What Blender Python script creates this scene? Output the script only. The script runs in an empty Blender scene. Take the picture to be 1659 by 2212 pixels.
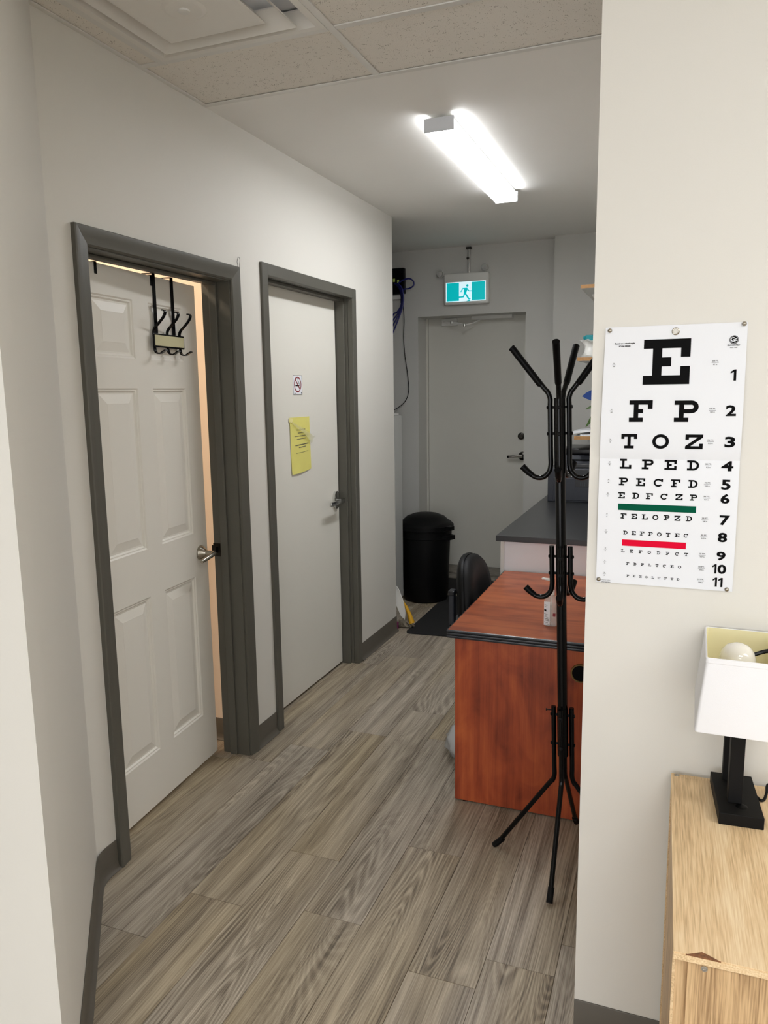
import bpy, bmesh, math, random
from mathutils import Vector, Matrix
random.seed(7)
S = bpy.context.scene
COL = S.collection
# ------------------------------------------------------------------ camera
W_PX, H_PX, F_PX = 1659, 2212, 1640.13
YAW, PITCH, ROLL, CAM_H = -0.37186, 0.156586, -0.014096, 1.53516
_f = Vector((math.sin(YAW)*math.cos(PITCH), math.cos(YAW)*math.cos(PITCH), -math.sin(PITCH)))
_r = Vector((math.cos(YAW), -math.sin(YAW), 0))
_u = _r.cross(_f)
_r, _u = math.cos(ROLL)*_r + math.sin(ROLL)*_u, -math.sin(ROLL)*_r + math.cos(ROLL)*_u
CAM = Vector((0, 0, CAM_H))
cd = bpy.data.cameras.new('camera'); cd.sensor_fit = 'HORIZONTAL'; cd.sensor_width = 36
cd.lens = F_PX/W_PX*36; cd.clip_start = 0.02
co = bpy.data.objects.new('camera', cd); COL.objects.link(co)
co.matrix_world = Matrix(((_r.x, _u.x, -_f.x, 0), (_r.y, _u.y, -_f.y, 0), (_r.z, _u.z, -_f.z, CAM_H), (0, 0, 0, 1)))
S.camera = co
def at(x, y, ax, v):
    """photo pixel -> point on the plane ax = v"""
    d = _f + _r*((x-W_PX/2)/F_PX) - _u*((y-H_PX/2)/F_PX)
    i = 'xyz'.index(ax)
    return CAM + d*((v-CAM[i])/d[i])
# ------------------------------------------------------------------ world, exposure, light levels
w = bpy.data.worlds.new('world'); S.world = w; w.use_nodes = True
w.node_tree.nodes['Background'].inputs[0].default_value = (0.97, 0.985, 1.015, 1)
w.node_tree.nodes['Background'].inputs[1].default_value = 3.6
S.view_settings.view_transform = 'Standard'; S.view_settings.look = 'None'
S.view_settings.exposure = 0.0; S.view_settings.gamma = 1.0; S.view_settings.use_curve_mapping = False
E_TUBE = 42.0      # hallway ceiling fixture
E_PANEL = 12.0     # recessed panels of the front room
E_ROOM1 = 60.0     # warm lamp in the room behind the open door
# ------------------------------------------------------------------ colour and materials
def lin(c):
    return tuple((v/12.92 if v <= .04045 else ((v+.055)/1.055)**2.4) for v in (c[0]/255, c[1]/255, c[2]/255)) + (1,)
M = {}
def mat(name, rgb, rough=.5, metal=0.0, spec=.5, bump=0.0, bscale=200.0, mottle=0.0, mscale=3.0, emit=0.0, coat=0.0):
    m = bpy.data.materials.new(name); m.use_nodes = True; nt = m.node_tree; b = nt.nodes['Principled BSDF']
    b.inputs['Base Color'].default_value = lin(rgb); b.inputs['Roughness'].default_value = rough
    b.inputs['Metallic'].default_value = metal; b.inputs['Specular IOR Level'].default_value = spec
    b.inputs['Coat Weight'].default_value = coat
    if emit:
        b.inputs['Emission Color'].default_value = lin(rgb); b.inputs['Emission Strength'].default_value = emit
    tc = nt.nodes.new('ShaderNodeTexCoord')
    if mottle:
        n = nt.nodes.new('ShaderNodeTexNoise'); n.inputs['Scale'].default_value = mscale; n.inputs['Detail'].default_value = 6
        nt.links.new(tc.outputs['Object'], n.inputs['Vector'])
        r = nt.nodes.new('ShaderNodeMapRange'); r.inputs['From Min'].default_value = .3; r.inputs['From Max'].default_value = .7
        r.inputs['To Min'].default_value = 1-mottle; r.inputs['To Max'].default_value = 1+mottle*.6
        nt.links.new(n.outputs['Fac'], r.inputs['Value'])
        h = nt.nodes.new('ShaderNodeHueSaturation'); h.inputs['Color'].default_value = lin(rgb)
        nt.links.new(r.outputs['Result'], h.inputs['Value']); nt.links.new(h.outputs['Color'], b.inputs['Base Color'])
    if bump:
        n2 = nt.nodes.new('ShaderNodeTexNoise'); n2.inputs['Scale'].default_value = bscale; n2.inputs['Detail'].default_value = 3
        nt.links.new(tc.outputs['Object'], n2.inputs['Vector'])
        bp = nt.nodes.new('ShaderNodeBump'); bp.inputs['Strength'].default_value = bump; bp.inputs['Distance'].default_value = .002
        nt.links.new(n2.outputs['Fac'], bp.inputs['Height']); nt.links.new(bp.outputs['Normal'], b.inputs['Normal'])
    M[name] = m; return m
def ramp(nt, stops):
    r = nt.nodes.new('ShaderNodeValToRGB'); cr = r.color_ramp
    while len(cr.elements) < len(stops): cr.elements.new(.5)
    for e, (p, c) in zip(cr.elements, stops):
        e.position = p; e.color = c if len(c) == 4 else lin(c)
    return r
def mathn(nt, op, a, b=None):
    n = nt.nodes.new('ShaderNodeMath'); n.operation = op
    for i, v in enumerate((a, b)):
        if v is None: continue
        if isinstance(v, (int, float)): n.inputs[i].default_value = v
        else: nt.links.new(v, n.inputs[i])
    return n.outputs[0]
def wood(name, dark, mid, light, axis='y', ring=14.0, rough=.5, fine=1.0, streak=.5, rings=.5, tint=None, per_object=True, bump=.1, spec=.4, blotch=0.0, field=(.55, 5.0), fal=(5, 240)):
    """long grain along one axis, cathedral rings, fine pores; every object gets its own cut"""
    m = bpy.data.materials.new(name); m.use_nodes = True; nt = m.node_tree; b = nt.nodes['Principled BSDF']; L = nt.links.new
    tc = nt.nodes.new('ShaderNodeTexCoord'); oi = nt.nodes.new('ShaderNodeObjectInfo')
    off = nt.nodes.new('ShaderNodeVectorMath'); off.operation = 'ADD'; L(tc.outputs['Object'], off.inputs[0])
    if per_object:
        cx = nt.nodes.new('ShaderNodeCombineXYZ')
        for i, k in enumerate((37.0, 53.0, 71.0)): L(mathn(nt, 'MULTIPLY', oi.outputs['Random'], k), cx.inputs[i])
        L(cx.outputs[0], off.inputs[1])
    def scaled(along, across):
        mp = nt.nodes.new('ShaderNodeMapping'); L(off.outputs[0], mp.inputs['Vector'])
        mp.inputs['Scale'].default_value = tuple(along if a == axis else across for a in 'xyz'); return mp.outputs[0]
    def noise(vec, sc, det=4, dist=0.0):
        n = nt.nodes.new('ShaderNodeTexNoise'); n.inputs['Scale'].default_value = sc; n.inputs['Detail'].default_value = det
        n.inputs['Distortion'].default_value = dist; L(vec, n.inputs['Vector']); return n.outputs['Fac']
    n_big = noise(scaled(*field), 1.0, 1, .5)                   # contour lines of a stretched field = cathedral grain
    warp = noise(scaled(9, 60), 1.0, 3)
    rg = mathn(nt, 'SINE', mathn(nt, 'ADD', mathn(nt, 'MULTIPLY', n_big, ring*6.28), mathn(nt, 'MULTIPLY', warp, 3.0)))
    rg = mathn(nt, 'SUBTRACT', mathn(nt, 'POWER', mathn(nt, 'ADD', mathn(nt, 'MULTIPLY', rg, .5), .5), 1.6), .5)
    rgm = noise(scaled(.8, 3.2), 1.3, 2)
    rmask = nt.nodes.new('ShaderNodeMapRange'); L(rgm, rmask.inputs['Value']); rmask.inputs['From Min'].default_value = .44; rmask.inputs['From Max'].default_value = .66
    st = noise(scaled(.9, 30), 1.0, 6, .3)
    fn = noise(scaled(*fal), 1.0, 5)
    v = mathn(nt, 'ADD', .5, mathn(nt, 'MULTIPLY', mathn(nt, 'SUBTRACT', st, .5), streak*2))
    v = mathn(nt, 'ADD', v, mathn(nt, 'MULTIPLY', mathn(nt, 'MULTIPLY', rg, rmask.outputs[0]), rings*.5))
    v = mathn(nt, 'ADD', v, mathn(nt, 'MULTIPLY', mathn(nt, 'SUBTRACT', fn, .5), fine*.9))
    if blotch:
        v = mathn(nt, 'ADD', v, mathn(nt, 'MULTIPLY', mathn(nt, 'SUBTRACT', noise(scaled(4.5, 9), 1.0, 6, .8), .5), blotch*2))
    cr = ramp(nt, [(.18, dark), (.5, mid), (.85, light)]); L(v, cr.inputs[0])
    col = cr.outputs[0]
    if tint:
        tn = noise(scaled(.5, 3.0), 1.0, 2)
        mx = nt.nodes.new('ShaderNodeMix'); mx.data_type = 'RGBA'; mx.blend_type = 'MULTIPLY'
        tr = ramp(nt, [(.4, (255, 255, 255)), (.65, tint)]); L(tn, tr.inputs[0])
        mx.inputs[0].default_value = 1; L(col, mx.inputs[6]); L(tr.outputs[0], mx.inputs[7]); col = mx.outputs[2]
    hs = nt.nodes.new('ShaderNodeHueSaturation'); L(col, hs.inputs['Color'])
    if per_object:
        L(mathn(nt, 'ADD', .94, mathn(nt, 'MULTIPLY', oi.outputs['Random'], .12)), hs.inputs['Value'])
    L(hs.outputs[0], b.inputs['Base Color'])
    b.inputs['Roughness'].default_value = rough; b.inputs['Specular IOR Level'].default_value = spec
    bp = nt.nodes.new('ShaderNodeBump'); bp.inputs['Strength'].default_value = bump; bp.inputs['Distance'].default_value = .001
    L(fn, bp.inputs['Height']); L(bp.outputs[0], b.inputs['Normal'])
    M[name] = m; return m
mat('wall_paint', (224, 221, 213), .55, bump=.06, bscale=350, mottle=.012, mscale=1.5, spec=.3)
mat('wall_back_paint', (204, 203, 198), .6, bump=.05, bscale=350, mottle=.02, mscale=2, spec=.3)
mat('wall_room', (240, 226, 210), .6, spec=.3, mottle=.01)
mat('ceiling_paint', (243, 241, 236), .7, bump=.05, bscale=300, spec=.2, mottle=.012)
mat('trim_grey', (92, 90, 82), .38, spec=.4, mottle=.04, mscale=9)
mat('rubber_base', (94, 89, 80), .5, mottle=.03, mscale=6)
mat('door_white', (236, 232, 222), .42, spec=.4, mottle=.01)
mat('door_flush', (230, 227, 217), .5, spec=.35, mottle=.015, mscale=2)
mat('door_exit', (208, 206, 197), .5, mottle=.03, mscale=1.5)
mat('nickel', (170, 164, 152), .25, 1.0)
mat('chrome', (205, 205, 203), .15, 1.0)
mat('steel_dark', (70, 68, 64), .3, 1.0)
mat('aluminium', (190, 190, 186), .3, 1.0)
mat('black_metal', (3, 3, 4), .18, spec=.25)
mat('black_matte', (3, 3, 4), .45, spec=.14)
mat('black_plastic', (6, 6, 7), .5, spec=.2)
mat('black_leather', (16, 16, 18), .55, spec=.25, bump=.25, bscale=500)
mat('lamp_black', (11, 10, 10), .6, spec=.2, mottle=.2, mscale=25)
mat('mat_black', (26, 26, 27), .9, bump=.8, bscale=900)
mat('laminate_black', (54, 55, 57), .32, mottle=.06, mscale=60)
mat('edge_black', (30, 32, 38), .3)
mat('cabinet_white', (248, 249, 254), .4)
mat('cabinet_edge', (232, 231, 226), .45)
mat('printer_body', (46, 49, 58), .4, mottle=.05, mscale=30)
mat('printer_dark', (18, 18, 21), .3)
mat('tee_white', (226, 224, 218), .35, spec=.5)
mat('diffuser_white', (232, 229, 222), .4)
mat('plastic_white', (228, 227, 222), .35)
mat('plastic_grey', (226, 225, 220), .4)
mat('fridge_white', (205, 206, 203), .3)
mat('metal_pan', (226, 229, 234), .4)
mat('paper_white', (236, 238, 242), .55, spec=.2)
mat('ink_black', (10, 10, 11), .7, spec=.08)
mat('ink_grey', (96, 96, 95), .7, spec=.08)
mat('ink_green', (0, 84, 60), .7, spec=.08)
mat('ink_red', (224, 10, 52), .7, spec=.08)
mat('sign_red', (132, 24, 34), .5)
mat('label_grey', (158, 158, 156), .6)
mat('paper_yellow', (234, 226, 128), .5, mottle=.03, mscale=12)
mat('paper_yellow_pale', (240, 230, 160), .5)
mat('shade_white', (238, 238, 240), .7, bump=.12, bscale=900)
mat('shade_liner', (244, 237, 192), .6)
mat('bulb_glass', (240, 236, 226), .12, spec=.6, coat=.4)
mat('cream_plate', (206, 200, 160), .35)
mat('mop_string', (150, 140, 122), .9, mottle=.3, mscale=40)
mat('mop_yellow', (225, 170, 30), .4)
mat('purple', (120, 40, 90), .4)
mat('cable_blue', (18, 24, 110), .4)
mat('label_lime', (196, 220, 110), .5)
mat('raw_board', (188, 142, 92), .7, mottle=.15, mscale=60)
mat('chipboard', (128, 84, 52), .8, mottle=.5, mscale=160)
mat('shelf_white', (226, 224, 218), .4)
mat('teal_box', (0, 140, 150), .4)
mat('blue_cloth', (8, 60, 135), .5)
mat('leaf', (60, 92, 28), .5)
mat('terracotta', (150, 84, 58), .7)
mat('concrete', (132, 126, 116), .8, mottle=.25, mscale=25, bump=.5, bscale=120)
mat('riser_dark', (38, 36, 34), .7, mottle=.3, mscale=20)
mat('ground_out', (150, 150, 148), .9)
mat('grommet_rim', (120, 92, 50), .35, .6)
mat('tube_glow', (250, 252, 255), .5, emit=E_TUBE)
mat('tube_side_glow', (250, 252, 255), .5, emit=E_TUBE*.13)
mat('panel_glow', (250, 252, 255), .5, emit=E_PANEL)
mat('warm_glow', (255, 234, 208), .5, emit=E_ROOM1)
mat('exit_teal', (0, 178, 184), .3, emit=.72)
mat('exit_white', (214, 240, 248), .3, emit=.8)
mat('floor_base', (120, 110, 96), .6)
wood('floor_oak', (96, 86, 75), (162, 151, 136), (204, 194, 178), 'y', ring=52, rough=.45, fine=1.0, streak=.45, rings=.5, tint=(248, 241, 222), bump=.12, blotch=.06, fal=(6, 330))
wood('cherry', (104, 38, 20), (158, 70, 38), (192, 98, 52), 'z', ring=7, rough=.38, fine=.35, streak=.36, rings=.3, per_object=False, bump=.03, blotch=.52)
wood('cherry_top', (118, 50, 28), (164, 84, 48), (194, 112, 68), 'x', ring=5, rough=.30, fine=.3, streak=.34, rings=.3, per_object=False, bump=.03, blotch=.50)
wood('oak_light', (172, 140, 100), (224, 193, 149), (246, 224, 186), 'y', ring=12, rough=.45, fine=1.0, streak=.35, rings=.3, per_object=False, bump=.2, blotch=.12, fal=(14, 420))
wood('oak_front', (138, 106, 72), (206, 172, 128), (230, 200, 156), 'z', ring=12, rough=.45, fine=1.0, streak=.45, rings=.4, per_object=False, bump=.2, blotch=.12, fal=(14, 420))
def tile_material():
    m = bpy.data.materials.new('acoustic_tile'); m.use_nodes = True; nt = m.node_tree; b = nt.nodes['Principled BSDF']; L = nt.links.new
    tc = nt.nodes.new('ShaderNodeTexCoord')
    vo = nt.nodes.new('ShaderNodeTexVoronoi'); vo.inputs['Scale'].default_value = 190; L(tc.outputs['Object'], vo.inputs['Vector'])
    no = nt.nodes.new('ShaderNodeTexNoise'); no.inputs['Scale'].default_value = 60; L(tc.outputs['Object'], no.inputs['Vector'])
    thr = mathn(nt, 'MULTIPLY', mathn(nt, 'SUBTRACT', no.outputs['Fac'], .36), 1.05)
    sp = mathn(nt, 'LESS_THAN', vo.outputs['Distance'], thr)
    mx = nt.nodes.new('ShaderNodeMix'); mx.data_type = 'RGBA'; L(sp, mx.inputs[0])
    mx.inputs[6].default_value = lin((238, 233, 224)); mx.inputs[7].default_value = lin((182, 175, 164)); L(mx.outputs[2], b.inputs['Base Color'])
    b.inputs['Roughness'].default_value = .9; b.inputs['Specular IOR Level'].default_value = .1
    n2 = nt.nodes.new('ShaderNodeTexNoise'); n2.inputs['Scale'].default_value = 300; L(tc.outputs['Object'], n2.inputs['Vector'])
    bp = nt.nodes.new('ShaderNodeBump'); bp.inputs['Strength'].default_value = .5; bp.inputs['Distance'].default_value = .002
    L(mathn(nt, 'SUBTRACT', n2.outputs['Fac'], sp), bp.inputs['Height']); L(bp.outputs[0], b.inputs['Normal'])
    M['acoustic_tile'] = m
tile_material()
def glassy(name, rgb, alpha_mix, rough=.05):
    m = bpy.data.materials.new(name); m.use_nodes = True; nt = m.node_tree
    b = nt.nodes['Principled BSDF']; b.inputs['Base Color'].default_value = lin(rgb); b.inputs['Roughness'].default_value = rough
    b.inputs['Transmission Weight'].default_value = 0.0
    t = nt.nodes.new('ShaderNodeBsdfTransparent'); mx = nt.nodes.new('ShaderNodeMixShader'); mx.inputs[0].default_value = alpha_mix
    nt.links.new(t.outputs[0], mx.inputs[1]); nt.links.new(b.outputs[0], mx.inputs[2])
    nt.links.new(mx.outputs[0], nt.nodes['Material Output'].inputs['Surface'])
    M[name] = m
glassy('clear_bottle', (222, 224, 222), .30); glassy('clear_lens', (225, 225, 222), .35); glassy('thin_bag', (224, 227, 230), .62, .25); glassy('clear_sleeve', (214, 210, 170), .45, .15)
glassy('gel', (215, 218, 216), .22)
# ------------------------------------------------------------------ mesh helpers
def nb(): return bmesh.new()
def _merge(dst, src, mtx=None):
    me = bpy.data.meshes.new('tmp'); src.to_mesh(me); src.free()
    if mtx is not None: me.transform(mtx)
    dst.from_mesh(me); bpy.data.meshes.remove(me)
def box(bm, x0, x1, y0, y1, z0, z1, bev=0.0, seg=2, mtx=None):
    t = bmesh.new(); bmesh.ops.create_cube(t, size=1)
    for v in t.verts:
        v.co = Vector((x0+(v.co.x+.5)*(x1-x0), y0+(v.co.y+.5)*(y1-y0), z0+(v.co.z+.5)*(z1-z0)))
    if bev: bmesh.ops.bevel(t, geom=t.edges[:], offset=bev, segments=seg, affect='EDGES', profile=.5)
    _merge(bm, t, mtx); return bm
def loft(bm, loops, cap0=True, cap1=True, closed=True):
    rows = [[bm.verts.new(p) for p in lp] for lp in loops]
    n = len(rows[0])
    for a, b in zip(rows, rows[1:]):
        for i in range(n if closed else n-1):
            j = (i+1) % n
            bm.faces.new((a[i], a[j], b[j], b[i]))
    if cap0: bm.faces.new(rows[0][::-1])
    if cap1: bm.faces.new(rows[-1])
    return rows
def tube(bm, pts, r, n=10, caps=True):
    pts = [Vector(p) for p in pts]
    rs = r if isinstance(r, (list, tuple)) else [r]*len(pts)
    t0 = (pts[1]-pts[0]).normalized()
    up = Vector((0, 0, 1)) if abs(t0.z) < .9 else Vector((1, 0, 0))
    nrm = t0.cross(up).normalized(); loops = []
    for i, p in enumerate(pts):
        t = (pts[min(i+1, len(pts)-1)]-pts[max(i-1, 0)]).normalized()
        nrm = (nrm - t*nrm.dot(t)).normalized(); bn = t.cross(nrm)
        loops.append([p + (nrm*math.cos(a)+bn*math.sin(a))*rs[i] for a in (2*math.pi*k/n for k in range(n))])
    loft(bm, loops, caps, caps); return bm
def smooth_path(pts, k=6):
    """Catmull-Rom through the points"""
    P = [Vector(p) for p in pts]; P = [2*P[0]-P[1]] + P + [2*P[-1]-P[-2]]; out = []
    for i in range(1, len(P)-2):
        for j in range(k):
            t = j/k; a, b, c, d = P[i-1:i+3]
            out.append(.5*((2*b)+(c-a)*t+(2*a-5*b+4*c-d)*t*t+(3*b-a-3*c+d)*t**3))
    out.append(P[-2]); return out
def lathe(bm, prof, c=(0, 0, 0), axis=(0, 0, 1), n=24, cap0=True, cap1=True):
    ax = Vector(axis).normalized(); u = ax.orthogonal().normalized(); v = ax.cross(u); c = Vector(c)
    loft(bm, [[c + ax*h + (u*math.cos(a)+v*math.sin(a))*max(r, 1e-5) for a in (2*math.pi*k/n for k in range(n))] for r, h in prof], cap0, cap1); return bm
def cyl(bm, p0, p1, r, n=16):
    p0, p1 = Vector(p0), Vector(p1); return lathe(bm, [(r, 0), (r, (p1-p0).length)], p0, p1-p0, n)
def ball(bm, c, r, sx=1, sy=1, sz=1, n=16):
    t = bmesh.new(); bmesh.ops.create_uvsphere(t, u_segments=n, v_segments=max(6, n//2), radius=r)
    _merge(bm, t, Matrix.Translation(c) @ Matrix.Diagonal((sx, sy, sz, 1))); return bm
def prism(bm, poly, fn, t0, t1):
    """2D polygon extruded; fn(a, b, t) -> point"""
    loft(bm, [[fn(a, b, t0) for a, b in poly], [fn(a, b, t1) for a, b in poly]]); return bm
def flat(bm, poly, fn):
    bm.faces.new([bm.verts.new(fn(a, b)) for a, b in poly]); return bm
BASE = {}
def mk(name, bm, m, parent=None, smooth=False, local=False, ang=40):
    """one bmesh -> one object; vertices are world coordinates unless local"""
    bmesh.ops.recalc_face_normals(bm, faces=bm.faces[:])
    me = bpy.data.meshes.new(name); bm.to_mesh(me); bm.free()
    for mm in (m if isinstance(m, (list, tuple)) else [m]): me.materials.append(M[mm])
    o = bpy.data.objects.new(name, me); COL.objects.link(o)
    if smooth:
        me.polygons.foreach_set('use_smooth', [True]*len(me.polygons)); me.set_sharp_from_angle(angle=math.radians(ang))
    if parent is not None:
        o.parent = parent
        if not local: me.transform(Matrix.Translation(-BASE[parent.name]))
        BASE[o.name] = BASE[parent.name]
    elif not local:
        # origin at the thing's base centre
        xs = [v.co for v in me.vertices]
        c = Vector(((min(v.x for v in xs)+max(v.x for v in xs))/2, (min(v.y for v in xs)+max(v.y for v in xs))/2, min(v.z for v in xs)))
        me.transform(Matrix.Translation(-c)); o.location = c; BASE[o.name] = c
    else:
        BASE[o.name] = Vector((0, 0, 0))
    return o
def tag(o, label, cat, group=None):
    o['label'] = label; o['category'] = cat
    if group: o['group'] = group
    return o
def thing(name, loc, label, cat, group=None, rot=None):
    o = bpy.data.objects.new(name, None); o.empty_display_size = .05; COL.objects.link(o); o.location = loc
    if rot: o.rotation_euler = rot
    BASE[o.name] = Vector(loc); return tag(o, label, cat, group)
def struct(name, bm, m, parent=None, smooth=False):
    o = mk(name, bm, m, parent, smooth)
    if parent is None: o['kind'] = 'structure'
    return o
def sroot(name, loc):
    o = bpy.data.objects.new(name, None); o.empty_display_size = .05; COL.objects.link(o); o.location = loc; o['kind'] = 'structure'
    BASE[o.name] = Vector(loc); return o
_txt = {}
def text_polys(s, bold=0.0):
    """built-in font outline -> (verts 2D, faces), height about 0.72 for capitals"""
    if (s, bold) in _txt: return _txt[(s, bold)]
    cu = bpy.data.curves.new('t', 'FONT'); cu.body = s; cu.size = 1; cu.offset = bold; cu.resolution_u = 3
    ob = bpy.data.objects.new('t', cu); COL.objects.link(ob)
    dg = bpy.context.evaluated_depsgraph_get(); me = bpy.data.meshes.new_from_object(ob.evaluated_get(dg))
    vs = [(v.co.x, v.co.y) for v in me.vertices]; fs = [tuple(p.vertices) for p in me.polygons]
    bpy.data.objects.remove(ob); bpy.data.curves.remove(cu); bpy.data.meshes.remove(me)
    _txt[(s, bold)] = (vs, fs); return vs, fs
def put_text(bm, s, a0, b0, fn, h=None, wdt=None, bold=0.0, centre=False):
    """text with its lower left (or bottom centre) at a0,b0; h = height, wdt = width"""
    vs, fs = text_polys(s, bold)
    x0 = min(v[0] for v in vs); x1 = max(v[0] for v in vs); y0 = min(v[1] for v in vs); y1 = max(v[1] for v in vs)
    sy = (h/(y1-y0)) if h else None; sx = (wdt/(x1-x0)) if wdt else sy
    if sy is None: sy = sx
    sh = (x1-x0)*sx/2 if centre else 0
    nv = [bm.verts.new(fn(a0-sh+(x-x0)*sx, b0+(y-y0)*sy)) for x, y in vs]
    for f in fs:
        try: bm.faces.new([nv[i] for i in f])
        except ValueError: pass
    return bm
# ------------------------------------------------------------------ main dimensions (m)
XL, ZC = -1.665, 2.570                    # door wall face, ceiling
Y1L, Y1R, Z1 = 1.812, 2.699, 2.031        # outer casing of the panel door
Y2L, Y2R, Z2 = 2.879, 3.871, 2.080        # outer frame of the flush door
YEND, YS, YC, XC, YB = 4.464, 2.535, 1.654, -0.176, 5.56
XR = 0.03                                 # right wall of the hall behind the chart wall
WT = 0.125
# ------------------------------------------------------------------ floor
fl = struct('floor', box(nb(), -3.6, 3.2, -3.6, 5.60, -.08, -.004), 'floor_base')
PW, PL = .186, 1.22
joint = {0: 1.828, 1: 1.715, 2: 2.25, 3: 1.833, 4: 2.09, 5: 1.785, -1: 1.955}
nplank = 0
for k in range(-17, 11):
    xa = -.247 - PW*(k+1)
    if xa < -2.31 or xa > 3.1: continue
    j0 = joint.get(k, random.uniform(0, PL)); y = j0 - PL*math.ceil((j0+.75)/PL)
    while y < 5.52:
        ya, yb = max(y, -3.0), min(y+PL, 5.53)
        behind = (xa > XR and ya > YC+.15) or (xa < -1.7-.55 and ya < 0.9) or (xa+PW < -1.2 and yb < .9)
        if yb-ya > .03 and not behind:
            b = box(nb(), -PW/2+.0006, PW/2-.0006, -(yb-ya)/2+.0006, (yb-ya)/2-.0006, -.0045, 0, .0008, 1)
            o = mk('plank', b, 'floor_oak', local=True); o.parent = fl
            o.location = Vector((xa+PW/2, (ya+yb)/2, 0)) - BASE['floor']; nplank += 1
        y += PL
# ------------------------------------------------------------------ ceiling
struct('ceiling', box(nb(), -3.6, 3.2, YS, 5.75, ZC, ZC+.12), 'ceiling_paint')
ct = struct('ceiling', box(nb(), -3.6, 3.2, -3.6, YS, ZC+.06, ZC+.12), 'ceiling_paint')
G = .5915; GX = [-.985-G, -.985, -.985+2*G, -.985+4*G, -.985+6*G]; GXL = [-.985-3*G]
GY = [2.165-G*i for i in range(0, 10)]
TB = .0115
def tee(x0, x1, y0, y1, dz=0.0):
    b = nb(); box(b, x0, x1, y0, y1, ZC-.0012-dz, ZC+.0028-dz, .0006, 1)
    return mk('t_bar', b, 'tee_white', ct)
troffers = []
xs = [XL+.001, GX[0], GX[1], GX[2], GX[3], 3.1]
for x in GX[:4]: tee(x-TB, x+TB, -3.55, GY[0]+TB if x == GX[0] else YS-.002)
for y in GY:
    for xa_, xb_ in zip([XL+.001]+[g_+TB for g_ in GX[:4]], [g_-TB for g_ in GX[:4]]+[3.1]): tee(xa_+.0005, xb_-.0005, y-TB, y+TB, -.0006)
tee(XL, 3.1, YS-.022, YS-.001, .0006); tee(XL, XL+.016, .9, YS-.022)
ys = [YS-.002] + GY + [-3.55]
LIGHT_CELLS = {(3, 5), (3, 8), (4, 3)}
for i in range(len(xs)-1):
    for j in range(len(ys)-1):
        x0, x1, y0, y1 = xs[i], xs[i+1], ys[j+1], ys[j]
        if i == 0 and j == 0: continue                       # the last row's tile runs on to the wall
        if i == 1 and j == 0: x0 = xs[0]
        if i == 1 and j == 1: continue                       # the air diffuser's cell
        if y1-y0 < .02: continue
        if (i, j) in LIGHT_CELLS: troffers.append((x0, x1, y0, y1)); continue
        mk('ceiling_tile', box(nb(), x0+.004, x1-.004, y0+.004, y1-.004, ZC+.004, ZC+.02), 'acoustic_tile', ct)
tl = mk('ceiling_tile', box(nb(), -3.5, XL-.2, -3.5, .95, ZC+.004, ZC+.02), 'acoustic_tile', ct)
for n, (x0, x1, y0, y1) in enumerate(troffers):
    t = thing('ceiling_panel_light', ((x0+x1)/2, (y0+y1)/2, ZC+.003), ['flat white ceiling panel light over the front room, by the chart wall', 'flat white ceiling panel light over the front room, next to the shop window', 'flat white ceiling panel light over the front room, far right'][n], 'ceiling light', 'panel lights of the front room')
    b = nb()
    for (a0, a1, c0, c1) in ((x0+.012, x1-.012, y0+.012, y0+.03), (x0+.012, x1-.012, y1-.03, y1-.012), (x0+.012, x0+.03, y0+.03, y1-.03), (x1-.03, x1-.012, y0+.03, y1-.03)): box(b, a0, a1, c0, c1, ZC+.0035, ZC+.02)
    mk('frame', b, 'tee_white', t)
    mk('light_panel', box(nb(), x0+.031, x1-.031, y0+.031, y1-.031, ZC+.008, ZC+.02), 'panel_glow', t)
# ------------------------------------------------------------------ walls
def wall(name, x0, x1, y0, y1, z0=0, z1=ZC, m='wall_paint'): return struct(name, box(nb(), x0, x1, y0, y1, z0, z1), m)
b = nb()                                                     # door wall with two openings
O1 = (Y1L+.045, Y1R-.045, Z1-.045); O2 = (Y2L+.02, Y2R-.02, Z2-.02)
for a0, a1, z0 in ((1.70, O1[0], 0), (O1[0], O1[1], O1[2]), (O1[1], O2[0], 0), (O2[0], O2[1], O2[2]), (O2[1], YEND, 0)):
    box(b, XL-WT, XL, a0, a1, z0, ZC)
bmesh.ops.remove_doubles(b, verts=b.verts[:], dist=1e-5)
struct('wall_left', b, 'wall_paint')
SP = Vector((XL, 1.722, 0)); SD = Vector((.386, -.484, 0)).normalized(); SN = Vector((-SD.y, SD.x, 0))   # splayed wall; SN points into the hall
if SN.x < 0: SN = -SN
SE = SP + SD*.927
b = nb()                                                     # splay and the bright return wall as two bodies
q = [SP, SE, SE - SN*.12 + Vector((-.02, .09, 0)), SP - SN*.12]
loft(b, [[Vector((p.x, p.y, 0)) for p in q], [Vector((p.x, p.y, ZC)) for p in q]])
struct('wall_left_splay', b, 'wall_paint')
b = nb(); q = [SE, Vector((-3.5, SE.y, 0)), Vector((-3.5, SE.y+.1, 0)), SE + Vector((-.075, .1, 0))]
loft(b, [[Vector((p.x, p.y, 0)) for p in q], [Vector((p.x, p.y, ZC)) for p in q]])
struct('wall_front_left', b, 'wall_paint')
wall('wall_chart', XC, 3.1, YC, YC+.12)
wall('wall_right', XR, XR+.1, YC+.12, 5.46)
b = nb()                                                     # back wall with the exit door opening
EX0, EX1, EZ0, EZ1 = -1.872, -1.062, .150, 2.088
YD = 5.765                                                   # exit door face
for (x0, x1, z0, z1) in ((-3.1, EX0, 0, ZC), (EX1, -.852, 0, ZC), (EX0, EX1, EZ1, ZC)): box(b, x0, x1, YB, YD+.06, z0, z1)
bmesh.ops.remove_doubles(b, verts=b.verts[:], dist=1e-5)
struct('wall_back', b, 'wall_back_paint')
wall('wall_back_column', -.852, XR+.1, 5.46, YD+.06, m='wall_back_paint')
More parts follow.
